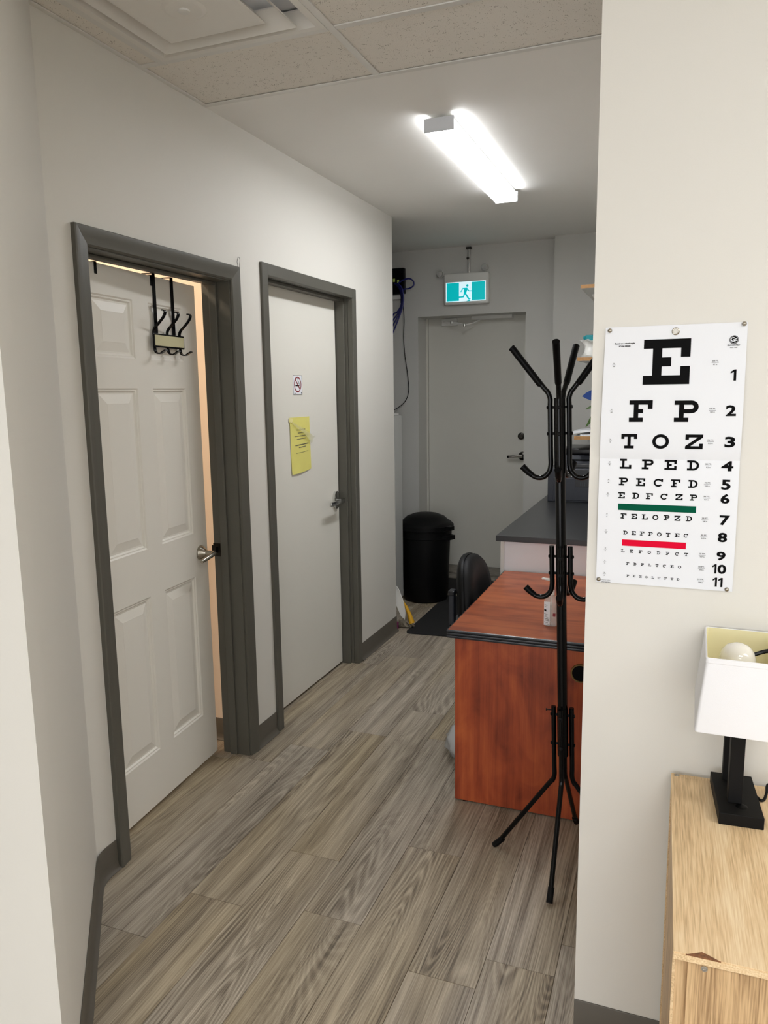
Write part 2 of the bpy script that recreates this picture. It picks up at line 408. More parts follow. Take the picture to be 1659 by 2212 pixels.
wall('wall_recess_left', -3.1, -3.0, 2.88, YB, m='wall_back_paint')
WX0, WX1, WZ0, WZ1 = -3.4, 2.6, .06, 2.10        # shop window of the front room, behind the camera
b = nb()
for (x0, x1, z0, z1) in ((-3.5, WX0, 0, ZC), (WX1, 3.1, 0, ZC), (WX0, WX1, 0, WZ0), (WX0, WX1, WZ1, ZC)): box(b, x0, x1, -3.6, -3.5, z0, z1)
bmesh.ops.remove_doubles(b, verts=b.verts[:], dist=1e-5); struct('wall_front_far', b, 'wall_paint')
w1 = sroot('window_1', ((WX0+WX1)/2, -3.55, WZ0))
for k in range(5): x = WX0+(WX1-WX0)*k/4; mk('mullion', box(nb(), max(WX0, x-.025), min(WX1, x+.025), -3.59, -3.51, WZ0, WZ1), 'aluminium', w1)
for z in (WZ0, WZ1-.05): mk('rail', box(nb(), WX0+.026, WX1-.026, -3.585, -3.515, z, z+.05), 'aluminium', w1)
wall('wall_front_right', 3.1, 3.2, -3.6, YC+.12); wall('wall_front_side', -3.6, -3.5, -3.6, SE.y+.1)
# the room behind the panel door
wall('wall_room_side', -3.1, XL-WT, 2.735, 2.875, m='wall_room'); wall('wall_room_far', -3.2, -3.1, 1.0, 2.875, m='wall_room'); wall('wall_room_near', -3.1, -1.75, 1.12, 1.2, m='wall_room')
# curb and threshold under the exit door
struct('trim_1', box(nb(), EX0-.4, -.80, 5.468, YB-.001, 0, .118, .004), 'riser_dark')
cb = nb(); box(cb, EX0-.4, -.80, 5.462, YB-.001, .118, .140, .006); struct('trim_2', cb, 'concrete')
struct('trim_3', box(nb(), EX0, EX1, YB-.02, YD+.05, .141, .152, .003), 'concrete')
struct('ground', box(nb(), -4, 1, YD+.07, 12, .02, .10), 'ground_out')
# ------------------------------------------------------------------ baseboards: rubber cove base with a toe
def cove(name, pts, inward, h=.10, mat_='rubber_base'):
    """pts: floor polyline along the wall face; inward: per-point normals"""
    prof = [(.0005, 0), (.016, 0), (.017, .003), (.012, .007), (.0055, .014), (.0035, .03), (.0035, h-.003), (.002, h), (.0005, h)]
    b = nb(); loops = [[Vector((p[0]+n[0]*d, p[1]+n[1]*d, z)) for d, z in prof] for p, n in zip(pts, inward)]
    loft(b, loops); return struct(name, b, mat_, smooth=True)
px, nx = [(XL, Y1L-.002), (XL, 1.765)], [(1, 0), (1, 0)]
a0, a1 = 0.0, math.atan2(SN.y, SN.x)
A = Vector((XL, 1.765, 0)); B = SP + SD*.045
for i in range(1, 7):
    t = i/7; px.append(tuple(((1-t)**2*A + 2*t*(1-t)*(SP+Vector((.002, 0, 0))) + t*t*B)[:2])); an = a0+(a1-a0)*t; nx.append((math.cos(an), math.sin(an)))
px += [tuple(B[:2]), tuple(SE[:2])]; nx += [tuple(SN[:2])]*2
cove('baseboard_left_splay', px, nx)
cove('baseboard_left_middle', [(XL, Y1R+.001), (XL, Y2L-.001)], [(1, 0)]*2)
cove('baseboard_left_end', [(XL, Y2R+.001), (XL, YEND)], [(1, 0)]*2)
cove('baseboard_chart', [(XC, YC), (3.0, YC)], [(0, -1)]*2, .103)
cove('baseboard_room', [(-3.05, 2.735), (XL-WT-.004, 2.735)], [(0, -1)]*2)
# ------------------------------------------------------------------ door 1: six-panel door, ajar into its room
d1 = sroot('door_1', (XL, (Y1L+Y1R)/2, 0))
CW = .057
prof = [(0, 0), (0, .006), (.006, .011), (.030, .014), (.046, .018), (.054, .018), (.057, .015), (.057, 0)]   # (distance from opening, height off the wall)
zi = Z1-CW; yl, yr = Y1L+CW, Y1R-CW
def casing(name, fn):
    b = nb(); loft(b, [[fn(d, h, 0) for d, h in prof], [fn(d, h, 1) for d, h in prof]]); return mk(name, b, 'trim_grey', d1, True, ang=20)
casing('casing', lambda d, h, e: Vector((XL+h, yl-d, 0 if e == 0 else zi+d)))
casing('casing', lambda d, h, e: Vector((XL+h, yr+d, 0 if e == 0 else zi+d)))
casing('casing_head', lambda d, h, e: Vector((XL+h, (yl-d) if e == 0 else (yr+d), zi+d)))
JI0, JI1, JZ = yl+.006, yr-.006, zi+.004-.008
XJ = XL-WT
mk('jamb', box(nb(), XJ, XL+.001, JI0-.018, JI0, 0, JZ), 'trim_grey', d1)
mk('jamb', box(nb(), XJ, XL+.001, JI1, JI1+.018, 0, JZ), 'trim_grey', d1)
mk('jamb_head', box(nb(), XJ, XL+.001, JI0-.018, JI1+.018, JZ, JZ+.018), 'trim_grey', d1)
for (a, c) in ((JI0, JI0+.011), (JI1-.011, JI1)): mk('door_stop', box(nb(), XL-.088, XL-.054, a, c, 0, JZ, .003), 'trim_grey', d1)
mk('door_stop', box(nb(), XL-.088, XL-.054, JI0+.011, JI1-.011, JZ-.011, JZ, .003), 'trim_grey', d1)
sb = nb(); box(sb, XJ-.004, XJ+.034, JI1-.0015, JI1+.001, .868, .925, .0008, 1); box(sb, XJ-.012, XJ-.002, JI1-.002, JI1+.006, .878, .915, .002)
sp_ = mk('strike_plate', sb, 'steel_dark', d1)
mk('latch_hole', box(nb(), XJ+.008, XJ+.020, JI1-.0022, JI1-.0014, .884, .908), 'ink_black', sp_)
# leaf in its own frame: a along the leaf from the hinge, t outwards (towards the hall), z up
HG = Vector((-1.755, 1.862, 0)); LD = (Vector((-1.81, 2.615, 0))-HG).normalized(); LN = Vector((LD.y, -LD.x, 0))
LW, LZ0, LZ1, LT = .7545, .012, 1.9575, .035
def lf(a, t, z): return HG + LD*a + LN*t + Vector((0, 0, z))
cols = [(.122, .342), (.434, .654)]; rows_ = [(.215, .808), (.985, 1.560), (1.662, 1.862)]
b = nb()
As = sorted({0, LW, *[c for p in cols for c in p]}); Zs = sorted({LZ0, LZ1, *[c for p in rows_ for c in p]})
def isp(a0, a1, z0, z1): return any(abs(a0-c[0]) < 1e-6 and abs(a1-c[1]) < 1e-6 for c in cols) and any(abs(z0-r[0]) < 1e-6 and abs(z1-r[1]) < 1e-6 for r in rows_)
for a0, a1 in zip(As, As[1:]):
    for z0, z1 in zip(Zs, Zs[1:]):
        if not isp(a0, a1, z0, z1): b.faces.new([b.verts.new(lf(*p)) for p in ((a0, 0, z0), (a1, 0, z0), (a1, 0, z1), (a0, 0, z1))])
cs = [(0, LZ0), (LW, LZ0), (LW, LZ1), (0, LZ1)]
for (p, q) in zip(cs, cs[1:]+cs[:1]): b.faces.new([b.verts.new(lf(*v)) for v in ((p[0], 0, p[1]), (q[0], 0, q[1]), (q[0], -LT, q[1]), (p[0], -LT, p[1]))])
b.faces.new([b.verts.new(lf(p[0], -LT, p[1])) for p in cs])
leaf = mk('door_leaf', b, 'door_white', d1)
for c in cols:
    for r in rows_:
        b = nb()
        steps = [(0, 0), (.005, -.004), (.009, -.004), (.014, -.010), (.020, -.010), (.050, -.0025), (.0505, -.002)]
        loops = [[lf(c[0]+i, t, r[0]+i), lf(c[1]-i, t, r[0]+i), lf(c[1]-i, t, r[1]-i), lf(c[0]+i, t, r[1]-i)] for i, t in steps]
        loft(b, loops, cap0=False); mk('panel', b, 'door_white', leaf)
# lever handle of door 1: cone rosette and a lever pointing out and down-left
def T(a, t, z): return lf(a, t, z)
b = nb(); lathe(b, [(.031, 0), (.031, .004), (.027, .010), (.014, .026), (.0125, .030)], T(.700, 0, .897), LN, 28)
tube(b, [T(.700, .026, .897), T(.700, .060, .897)], .0115, 16)
lv = mk('door_handle', b, 'nickel', leaf, True)
b = nb(); tube(b, [T(.703, .062, .899), T(.690, .064, .897), T(.655, .060, .889), T(.612, .056, .882)], [.010, .0105, .009, .008], 14); mk('lever', b, 'nickel', lv, True)
# wire loop at the casing's top right corner
o = mk('wire_loop', tube(nb(), smooth_path([(XL+.006, 2.700, 1.955), (XL+.008, 2.7005, 2.02), (XL+.010, 2.690, 2.050), (XL+.012, 2.697, 2.068), (XL+.012, 2.708, 2.062), (XL+.010, 2.706, 2.035), (XL+.006, 2.7025, 1.99)]), .0009, 6), 'steel_dark', None, True)
tag(o, 'thin wire loop standing up from the corner of the grey door casing', 'wire')
# over-door hook rack
h1 = thing('over_door_hook_rack', lf(.53, .004, 1.70), 'black metal over-door rack of three hooks with a cream plate on the panelled door', 'hook rack')
for a in (.474, .590):
    b = nb(); box(b, -.0085, .0085, .001, .004, -.21, .0105); box(b, -.0085, .0085, -LT-.005, .004, .0085, .0115); box(b, -.0085, .0085, -LT-.005, -LT-.002, -.03, .0105)
    m4 = Matrix(((LD.x, LN.x, 0, 0), (LD.y, LN.y, 0, 0), (0, 0, 1, 0), (0, 0, 0, 1)))
    bmesh.ops.transform(b, matrix=Matrix.Translation(lf(a, 0, LZ1)) @ m4, verts=b.verts[:]); mk('strap', b, 'black_metal', h1)
b = nb(); box(b, .432, .634, .0125, .0185, 1.706, 1.756, .0028, 2)
for v in b.verts: v.co = lf(v.co.x, v.co.y, v.co.z)
bp_ = mk('back_plate', b, 'black_metal', h1)
b = nb(); box(b, .438, .628, .0180, .0200, 1.712, 1.750, .0008, 1)
for v in b.verts: v.co = lf(v.co.x, v.co.y, v.co.z)
mk('inlay', b, 'cream_plate', bp_)
for a in (.449, .535, .618):
    b = nb()
    pth = smooth_path([(a, .0085, 1.735), (a, .0095, 1.768), (a, .030, 1.79), (a, .050, 1.81), (a, .059, 1.826), (a, .056, 1.834), (a, .047, 1.835)], 4)
    for s in (pth, smooth_path([(a, .0085, 1.735), (a, .0085, 1.702), (a, .014, 1.688), (a, .030, 1.684), (a, .046, 1.692), (a, .056, 1.696)], 4)):
        n = len(s); loops = []
        for i, p in enumerate(s):
            tg = (Vector(s[min(i+1, n-1)])-Vector(s[max(i-1, 0)])); nn = Vector((0, -tg.z, tg.y)).normalized()*.0022
            w_ = .0065*(1.15 if i > n-4 else 1)
            loops.append([lf(p[0]-w_, p[1]-nn.y, p[2]-nn.z), lf(p[0]+w_, p[1]-nn.y, p[2]-nn.z), lf(p[0]+w_, p[1]+nn.y, p[2]+nn.z), lf(p[0]-w_, p[1]+nn.y, p[2]+nn.z)])
        loft(b, loops)
    mk('hook', b, 'black_metal', h1)
for a, lab in ((.155, 'short black strap end hooked over the panelled door near its hinge side'), (.462, 'short black strap end hooked over the panelled door beside the cream-plated rack')):
    b = nb(); box(b, -.006, .006, .0005, .0025, -.035, .0030); box(b, -.006, .006, -LT-.003, .0025, .0006, .0030)
    bmesh.ops.transform(b, matrix=Matrix.Translation(lf(a, 0, LZ1)) @ m4, verts=b.verts[:])
    tag(mk('over_door_strap', b, 'black_metal'), lab, 'hook', 'strap ends over the panelled door')
# warm lamp of the room
lt = thing('room_ceiling_lamp', (-2.45, 2.0, ZC), 'round warm ceiling lamp in the room behind the open door', 'ceiling lamp')
mk('lamp_base', cyl(nb(), (-2.45, 2.0, ZC-.025), (-2.45, 2.0, ZC-.001), .15, 28), 'plastic_white', lt, True)
mk('lamp_globe', lathe(nb(), [(.14, 0), (.135, -.03), (.10, -.06), (.05, -.078), (0, -.082)], (-2.45, 2.0, ZC-.026), n=28, cap1=False), 'warm_glow', lt, True)
# ------------------------------------------------------------------ door 2: flush door in a metal frame
d2 = sroot('door_2', (XL, (Y2L+Y2R)/2, 0)); FWD = .05; XF = XL+.012; XD = -1.750
i0, i1, iz = Y2L+FWD, Y2R-FWD, Z2-FWD
def frame_leg(y0, y1, inner):
    b = nb(); box(b, XL-.02, XF, y0, y1, 0, Z2, .003)
    s = -1 if inner == y0 else 1
    box(b, XD-.03, XL-.0205, min(inner, inner-s*.02), max(inner, inner-s*.02), 0, iz+.01)
    box(b, XD-.0295, XD+.048, min(inner+s*.0002, inner+s*.014), max(inner+s*.0002, inner+s*.014), 0, iz, .002)
    return mk('frame_jamb', b, 'trim_grey', d2)
frame_leg(Y2L, i0, i0); frame_leg(i1, Y2R, i1)
b = nb(); box(b, XL-.02, XF, i0-.002, i1+.002, iz, Z2, .003); box(b, XD-.03, XL-.0205, i0, i1, iz, iz+.02); box(b, XD+.002, XD+.048, i0+.0145, i1-.0145, iz-.014, iz-.0002, .002)
mk('frame_head', b, 'trim_grey', d2)
lf2 = mk('door_leaf', box(nb(), XD-.045, XD, i0+.017, i1-.021, .013, iz-.004, .0015, 1), 'door_flush', d2)
mk('gap_shade_strip', box(nb(), XD-.06, XD-.012, i1-.020, i1-.0145, 0, iz-.016), 'ink_black', d2)  # black filler: shade of the gap between leaf and jamb, put in as colour
# round-oblong rosette with lever
def D2(y, t, z): return Vector((XD+t, y, z))
hy, hz = 3.752, .955
b = nb(); pl = [(math.cos(a)*.033, (math.sin(a)*.033)+(.015 if math.sin(a) > 0 else -.015)) for a in (2*math.pi*k/28 for k in range(28))]
loft(b, [[D2(hy+p, 0, hz+q) for p, q in pl], [D2(hy+p, .012, hz+q) for p, q in pl], [D2(hy+p*.86, .015, hz+q*.86) for p, q in pl]])
ro = mk('door_handle', b, 'chrome', lf2, True)
b = nb(); tube(b, [D2(hy, .013, hz-.004), D2(hy, .052, hz-.004)], .0105, 16)
box(b, XD+.043, XD+.056, hy-.165, hy+.014, hz-.016, hz+.008, .004, 2); mk('lever', b, 'chrome', ro, True)
# no-smoking sign
P0 = Vector((XD, 3.302, 1.528)); sw, shh = .094, .094
ns = thing('no_smoking_sign', (XD+.0005, 3.349, 1.528), 'small white no-smoking sticker with a dark red ring on the flush door', 'sign')
def NS(a, b_, t=.0012): return Vector((XD+t, 3.302+a*sw, 1.528+b_*shh))
mk('sticker', box(nb(), XD+.0002, XD+.0010, 3.302, 3.302+sw, 1.528, 1.528+shh), 'paper_white', ns)
b = nb()
for (u0, v0, u1, v1) in ((0, 0, 1, .02), (0, .975, 1, 1), (0, 0, .025, 1), (.975, 0, 1, 1)): flat(b, [(u0, v0), (u1, v0), (u1, v1), (u0, v1)], NS)
mk('border', b, 'ink_grey', ns)
b = nb(); n = 40
for k in range(n):
    c0, c1 = 2*math.pi*k/n, 2*math.pi*(k+1)/n
    flat(b, [(.5+.40*math.cos(c0), .53+.40*math.sin(c0)), (.5+.40*math.cos(c1), .53+.40*math.sin(c1)), (.5+.335*math.cos(c1), .53+.335*math.sin(c1)), (.5+.335*math.cos(c0), .53+.335*math.sin(c0))], lambda a, q: NS(a, q, .0016))
d_ = .033*.707
flat(b, [(.5-.26-d_, .53+.26-d_), (.5-.26+d_, .53+.26+d_), (.5+.26+d_, .53-.26+d_), (.5+.26-d_, .53-.26-d_)], lambda a, q: NS(a, q, .0018))
mk('prohibition_ring', b, 'sign_red', ns)
b = nb(); flat(b, [(.24, .44), (.70, .44), (.70, .50), (.24, .50)], lambda a, q: NS(a, q, .0014)); mk('cigarette', b, 'ink_black', ns); b = nb(); flat(b, [(.88, .06), (.96, .06), (.96, .13), (.88, .13)], NS)
mk('printer_mark', b, 'ink_black', ns)
b = nb()
tube(b, [NS(.70, .50), NS(.68, .58), NS(.56, .62), NS(.52, .72), NS(.58, .80), NS(.46, .84)], .0010, 6); mk('smoke_curl', b, 'ink_grey', ns)
b = nb(); tube(b, [NS(.62, .56), NS(.66, .66), NS(.58, .70)], .001, 6); mk('smoke_curl', b, 'ink_grey', ns)
b = nb(); flat(b, [(.10, .07), (.28, .07), (.28, .09), (.10, .09)], NS); mk('maker_line', b, 'ink_grey', ns)
# yellow notice with a loose clear sleeve corner
yn = thing('yellow_notice', (XD+.001, 3.36, 1.153), 'creased yellow paper notice in a folding clear cover taped to the flush door', 'notice')
def YN(a, b_, t=0.0):
    return Vector((XD+.003+t+.010*max(0, (.12-b_))*4*max(0, .6-a) + .004*math.sin(a*3.1) + .006*math.exp(-((a-.35-(b_-.05)*.4)/.07)**2)*max(0, .35-b_), 3.258+a*.208-.006*b_, 1.156+.012*math.sin((1-a)*1.6)*-(1-b_)+b_*.264))
b = nb(); na, nbz = 16, 24
g = [[b.verts.new(YN(i/na, j/nbz)) for i in range(na+1)] for j in range(nbz+1)]
for j in range(nbz):
    for i in range(na): b.faces.new((g[j][i], g[j][i+1], g[j+1][i+1], g[j+1][i]))
sh_ = mk('paper_sheet', b, 'paper_yellow', yn, True)
b = nb(); flat(b, [(-.05, .925), (.09, .905), (.13, .985), (-.03, .995)], lambda a, q: YN(a, q, .002)); mk('taped_corner', b, 'paper_yellow_pale', yn)
for (b0, u0, u1, hh) in ((.775, .28, .72, .016), (.72, .34, .66, .016), (.665, .18, .82, .016), (.61, .28, .74, .016), (.505, .20, .86, .024), (.46, .36, .72, .024), (.365, .22, .84, .010)):
    b = nb(); u = u0; top = []; bot = []                      # one ragged ribbon per printed line
    while u < u1:
        wl = random.uniform(.012, .022)
        for uu, k_ in ((u, .8), (u+wl*.6, .8), (u+wl*.62, .2), (u+wl*.98, .2)): top.append((uu, b0+hh/2*k_)); bot.append((uu, b0-hh/2*k_))
        u += wl
    loft(b, [[YN(*p, .0012), YN(*q, .0012)] for p, q in zip(top, bot)], False, False, closed=False); mk('print_line', b, 'ink_grey', yn)
b = nb(); loft(b, [[YN(.06, .93, .003), YN(.10, .88, .004)], [YN(.5, .80, .012), YN(.55, .70, .014)], [YN(1.10, .61, .016), YN(1.02, .48, .007)]], False, False, closed=False); mk('clear_flap', b, 'clear_sleeve', yn, True)
# ------------------------------------------------------------------ exit door
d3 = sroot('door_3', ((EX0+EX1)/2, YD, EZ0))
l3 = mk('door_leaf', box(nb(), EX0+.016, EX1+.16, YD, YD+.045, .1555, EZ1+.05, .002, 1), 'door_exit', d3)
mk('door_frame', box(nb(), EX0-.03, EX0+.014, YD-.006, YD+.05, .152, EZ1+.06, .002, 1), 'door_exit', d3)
# deadbolt and lever just at the edge of the opening
lvp = at(1126, 942, 'y', YD)
mk('deadbolt', lathe(nb(), [(.027, 0), (.025, .010), (.016, .014), (.015, .02), (0, .02)], (lvp.x, YD, lvp.z), (0, -1, 0), 24, cap1=False), 'steel_dark', l3, True)
lp = at(1129, 985, 'y', YD)
hd = mk('door_handle', lathe(nb(), [(.034, 0), (.031, .010), (.016, .016), (.012, .05)], (lp.x, YD, lp.z), (0, -1, 0), 24), 'steel_dark', l3, True)
b = nb(); tube(b, [(lp.x+.005, YD-.05, lp.z+.002), (lp.x-.03, YD-.052, lp.z+.003), (lp.x-.095, YD-.048, lp.z-.003)], [.0125, .012, .009], 14); mk('lever', b, 'chrome', hd, True)
mk('lever_tip', cyl(nb(), (lp.x-.095, YD-.048, lp.z-.003), (lp.x-.108, YD-.047, lp.z-.004), .0088, 14), 'black_plastic', hd, True)
# closer: body high at the latch side, two arms
cl = thing('door_closer', (EX0+.45, YD-.03, 2.0), 'grey door closer with folded arms at the head of the exit door', 'door closer')
mk('closer_body', box(nb(), -1.50, -1.19, YD-.062, YD-.002, 2.062, 2.105, .006), 'plastic_grey', cl)
mk('closer_bracket', box(nb(), -1.745, -1.62, YD-.022, YD-.001, 2.030, 2.085, .004), 'plastic_grey', cl)
mk('closer_arm', tube(nb(), [(-1.72, YD-.045, 2.060), (-1.62, YD-.12, 2.045), (-1.52, YD-.155, 2.018)], .006, 8), 'plastic_grey', cl, True)
mk('closer_arm', tube(nb(), [(-1.44, YD-.04, 2.06), (-1.47, YD-.10, 2.035), (-1.53, YD-.155, 2.018)], .005, 8), 'plastic_grey', cl, True)
mk('closer_pivot', lathe(nb(), [(.011, -.008), (.013, 0), (.011, .012)], (-1.525, YD-.155, 2.014), n=12), 'aluminium', cl, True)
mk('closer_pivot', lathe(nb(), [(.011, -.008), (.013, 0), (.011, .012)], (-1.635, YD-.115, 2.042), n=12), 'aluminium', cl, True)
# ------------------------------------------------------------------ exit sign
YE = YB-.05
def EP(x, y): p = at(x, y, 'y', YE); return p
ex0, ex1, ez0, ez1 = -1.655, -1.322, 2.157, 2.378
ex = thing('exit_sign', ((ex0+ex1)/2, YE, ez0), 'lit teal running-man exit sign with two lamp heads over the exit door', 'exit sign')
mk('housing', box(nb(), ex0, ex1, YE, YB-.001, ez0, ez1, .010, 3), 'plastic_grey', ex, True)
def XS(a, b_, t=.002): return Vector((ex0+.016+a*(ex1-ex0-.036), YE-t, ez0+.020+b_*.138))
lp_ = nb(); flat(lp_, [(0, 0), (1, 0), (1, 1), (0, 1)], lambda a, q: XS(a, q, .0008)); mk('light_panel', lp_, 'exit_white', ex)
b = nb(); flat(b, [(.02, .04), (.335, .04), (.335, .965), (.02, .965)], XS); mk('green_field', b, 'exit_teal', ex)
b = nb(); flat(b, [(.655, .04), (.98, .04), (.98, .965), (.655, .965)], XS); mk('green_field', b, 'exit_teal', ex)
man = nb()
def strip(pts, wd):
    pts = [Vector((p[0]*2.15, p[1])) for p in pts]
    for p, q in zip(pts, pts[1:]):
        n_ = Vector((-(q-p).y, (q-p).x)).normalized()*wd
        flat(man, [((p+n_).x/2.15, (p+n_).y), ((p-n_).x/2.15, (p-n_).y), ((q-n_).x/2.15, (q-n_).y), ((q+n_).x/2.15, (q+n_).y)], lambda a, z: XS(a, z, .003))
        for s in (p, q): flat(man, [((s.x+wd*math.cos(k*.785))/2.15, s.y+wd*math.sin(k*.785)) for k in range(8)], lambda a, z: XS(a, z, .003))
flat(man, [(.545+.031*math.cos(k*.524), .80+.066*math.sin(k*.524)) for k in range(12)], lambda a, z: XS(a, z, .003))
strip([(.50, .655), (.43, .655), (.385, .50)], .028); strip([(.53, .655), (.585, .52), (.66, .515)], .026)
flat(man, [(.455, .69), (.545, .69), (.555, .62), (.515, .42), (.455, .42)], lambda a, z: XS(a, z, .003))
strip([(.475, .42), (.45, .235), (.325, .225)], .036); strip([(.49, .42), (.58, .12)], .042)
strip([(.57, .11), (.62, .12)], .02); flat(man, [(.52, .0), (.60, .09), (.62, .0)], lambda a, z: XS(a, z, .003))
mk('running_man', man, 'exit_teal', ex)
for (cx_, cy_, side) in ((950, 592, -1), (1047, 577, 1)):
    p = at(cx_, cy_, 'y', YE+.012)
    lh = mk('lamp_head', lathe(nb(), [(.012, .03), (.024, .024), (.027, .0), (.025, -.004)], p, (0, 1, 0), 24, cap1=False), 'plastic_grey', ex, True)
    mk('lens', lathe(nb(), [(.025, -.002), (.022, -.012), (.010, -.018), (0, -.0185)], p, (0, 1, 0), 24, cap0=False, cap1=False), 'clear_lens', lh, True)
    mk('bulb', ball(nb(), (p.x, p.y+.004, p.z), .007, n=10), 'chrome', lh, True)
    mk('neck', tube(nb(), [(p.x, YE+.02, p.z), ((p.x+(ex0+.01 if side < 0 else ex1-.02))/2, YE+.03, (p.z+ez1)/2-.006), (ex0+.012 if side < 0 else ex1-.02, YE+.03, ez1-.01)], .008, 8), 'plastic_grey', lh, True)
cp = at(1013, 560, 'y', YB-.014)
cn = thing('conduit', (cp.x, YB-.012, ez1), 'thin metal conduit running from the exit sign up to the ceiling', 'conduit')
mk('pipe', cyl(nb(), (cp.x, YB-.014, ez1-.004), (cp.x, YB-.014, ZC-.012), .009, 14), 'aluminium', cn, True)
mk('ceiling_flange', box(nb(), cp.x-.020, cp.x+.020, YB-.030, YB-.001, ZC-.026, ZC-.010, .003), 'steel_dark', cn)
mk('clip', box(nb(), cp.x-.016, cp.x+.004, YB-.026, YB-.001, 2.475, 2.488, .002), 'steel_dark', cn)
# ------------------------------------------------------------------ ceiling fixture
fx0, fx1, fy0, fy1, fz0, fz1 = -.958, -.842, 2.935, 4.135, 2.508, 2.556
lf_ = thing('ceiling_light', ((fx0+fx1)/2, (fy0+fy1)/2, ZC), 'long white wraparound ceiling light glowing over the hallway', 'ceiling light')
b = nb(); box(b, fx0+.008, fx1-.008, fy0+.004, fy1-.004, fz1-.010, fz1, .002); box(b, fx0+.03, fx1-.03, fy0+.15, fy0+.30, fz1-.002, ZC-.0005); box(b, fx0+.03, fx1-.03, fy1-.30, fy1-.15, fz1-.002, ZC-.0005); mk('housing', b, 'plastic_white', lf_)
b = nb(); pr = [(fx0+.003, fz0+.0025), (fx0+.008, fz0), (fx1-.008, fz0), (fx1-.003, fz0+.0025)]
loft(b, [[Vector((x, y, z)) for x, z in pr] for y in (fy0+.004, fy1-.004)]); mk('diffuser', b, 'tube_glow', lf_, True)
for (xa_, xb_) in ((fx0, fx0+.0028), (fx1-.0028, fx1)): mk('side_lens', box(nb(), xa_, xb_, fy0+.004, fy1-.004, fz0+.0028, fz1-.010), 'tube_side_glow', lf_)
for y0, y1 in ((fy0, fy0+.0035), (fy1-.0035, fy1)): mk('end_cap', box(nb(), fx0-.001, fx1+.001, y0, y1, fz0-.001, fz1+.002, .0015, 1), 'metal_pan', lf_)
# ------------------------------------------------------------------ air diffuser in the tile ceiling
ax0, ax1, ay0, ay1 = GX[0], GX[1], GY[1], GY[0]
dcx, dcy = (ax0+ax1)/2, (ay0+ay1)/2
dv = thing('air_diffuser', (dcx, dcy, ZC), 'square white ceiling air diffuser with nested stepped vanes', 'air vent')
def ringp(name, h0, z0, h1, z1, th=.004, par=dv):
    b = nb(); R4 = lambda h, z: [Vector((dcx+sx*h, dcy+sy*h, z)) for sx, sy in ((-1, -1), (1, -1), (1, 1), (-1, 1))]
    loft(b, [R4(h0, z0), R4(h1, z1), R4(h1, z1+th), R4(h0, z0+th), R4(h0, z0)], False, False); return mk(name, b, 'diffuser_white', par)
ringp('outer_frame', .284, ZC-.002, .262, ZC-.003); ringp('cone', .262, ZC-.003, .236, ZC+.036)
ringp('vane', .222, ZC-.014, .176, ZC+.026)
b = nb(); R4 = lambda h, z: [Vector((dcx+sx*h, dcy+sy*h, z)) for sx, sy in ((-1, -1), (1, -1), (1, 1), (-1, 1))]
loft(b, [R4(.128, ZC+.016), R4(.156, ZC-.014), R4(.158, ZC-.018), R4(.150, ZC-.021), R4(.10, ZC-.020)]); cpn = mk('centre_plate', b, 'diffuser_white', dv)
mk('boss', lathe(nb(), [(.060, 0), (.050, -.004), (.048, -.004)], (dcx, dcy, ZC-.0200), n=32), 'diffuser_white', cpn, True)
mk('screw_cap', lathe(nb(), [(.016, 0), (.015, -.004), (.008, -.006)], (dcx, dcy, ZC-.0240), n=20), 'plastic_white', cpn, True)
b = nb(); box(b, dcx-.28, dcx+.28, dcy-.28, dcy+.28, ZC+.045, ZC+.055); mk('duct_back', b, 'metal_pan', dv)
# ------------------------------------------------------------------ eye chart on the wall
def c5(px, py): return (1270+px*389/1659, 680+py*320/1365)      # notes of the two close-ups -> photo pixels
def c6(px, py): return (1270+px*389/1659, 980+py*320/1365)
def cp2(p): q = at(p[0], p[1], 'y', YC); return (q.x, q.z)
CX0, CX1, CZ0, CZ1, CZF = -.155, .113, 1.1245, 1.659, 1.391
def chart_y(z):
    if z >= CZF:
        t = (z-CZF)/(CZ1-CZF); return YC-.0025-.0075*math.sin(math.pi*min(1, t*1.05)**.6 if t > 0 else 0)*(1-t*.3)
    t = (CZF-z)/(CZF-CZ0); return YC-.0025-.006*math.sin(math.pi*min(1, t)**.7)
ch = thing('eye_chart', ((CX0+CX1)/2, YC, CZ0), 'white eye test chart with a big letter E, tacked to the wall', 'eye chart')
b = nb(); zs = [CZ0+(CZF-CZ0)*i/24 for i in range(25)] + [CZF+(CZ1-CZF)*i/24 for i in range(1, 25)]
loft(b, [[Vector((CX0+(.004 if z > CZF else 0)*(z-CZF)/(CZ1-CZF), chart_y(z), z)), Vector((CX1, chart_y(z), z)), Vector((CX1, chart_y(z)+.0005, z)), Vector((CX0+(.004 if z > CZF else 0)*(z-CZF)/(CZ1-CZF), chart_y(z)+.0005, z))] for z in zs])
mk('chart_sheet', b, 'paper_white', ch, True, ang=25)
def CF(x, z, off=.0007): return Vector((x, chart_y(z)-off, z))
def R_(x0, y0, x1, y1): return [(x0, y0), (x1, y0), (x1, y1), (x0, y1)]
def arc(cx_, cy_, ro_, ri, a0, a1, n=14):
    out = []
    for k in range(n):
        t0 = math.radians(a0+(a1-a0)*k/n); t1 = math.radians(a0+(a1-a0)*(k+1)/n)
        out.append([(cx_+ro_*math.cos(t0), cy_+ro_*math.sin(t0)), (cx_+ro_*math.cos(t1), cy_+ro_*math.sin(t1)), (cx_+ri*math.cos(t1), cy_+ri*math.sin(t1)), (cx_+ri*math.cos(t0), cy_+ri*math.sin(t0))])
    return out
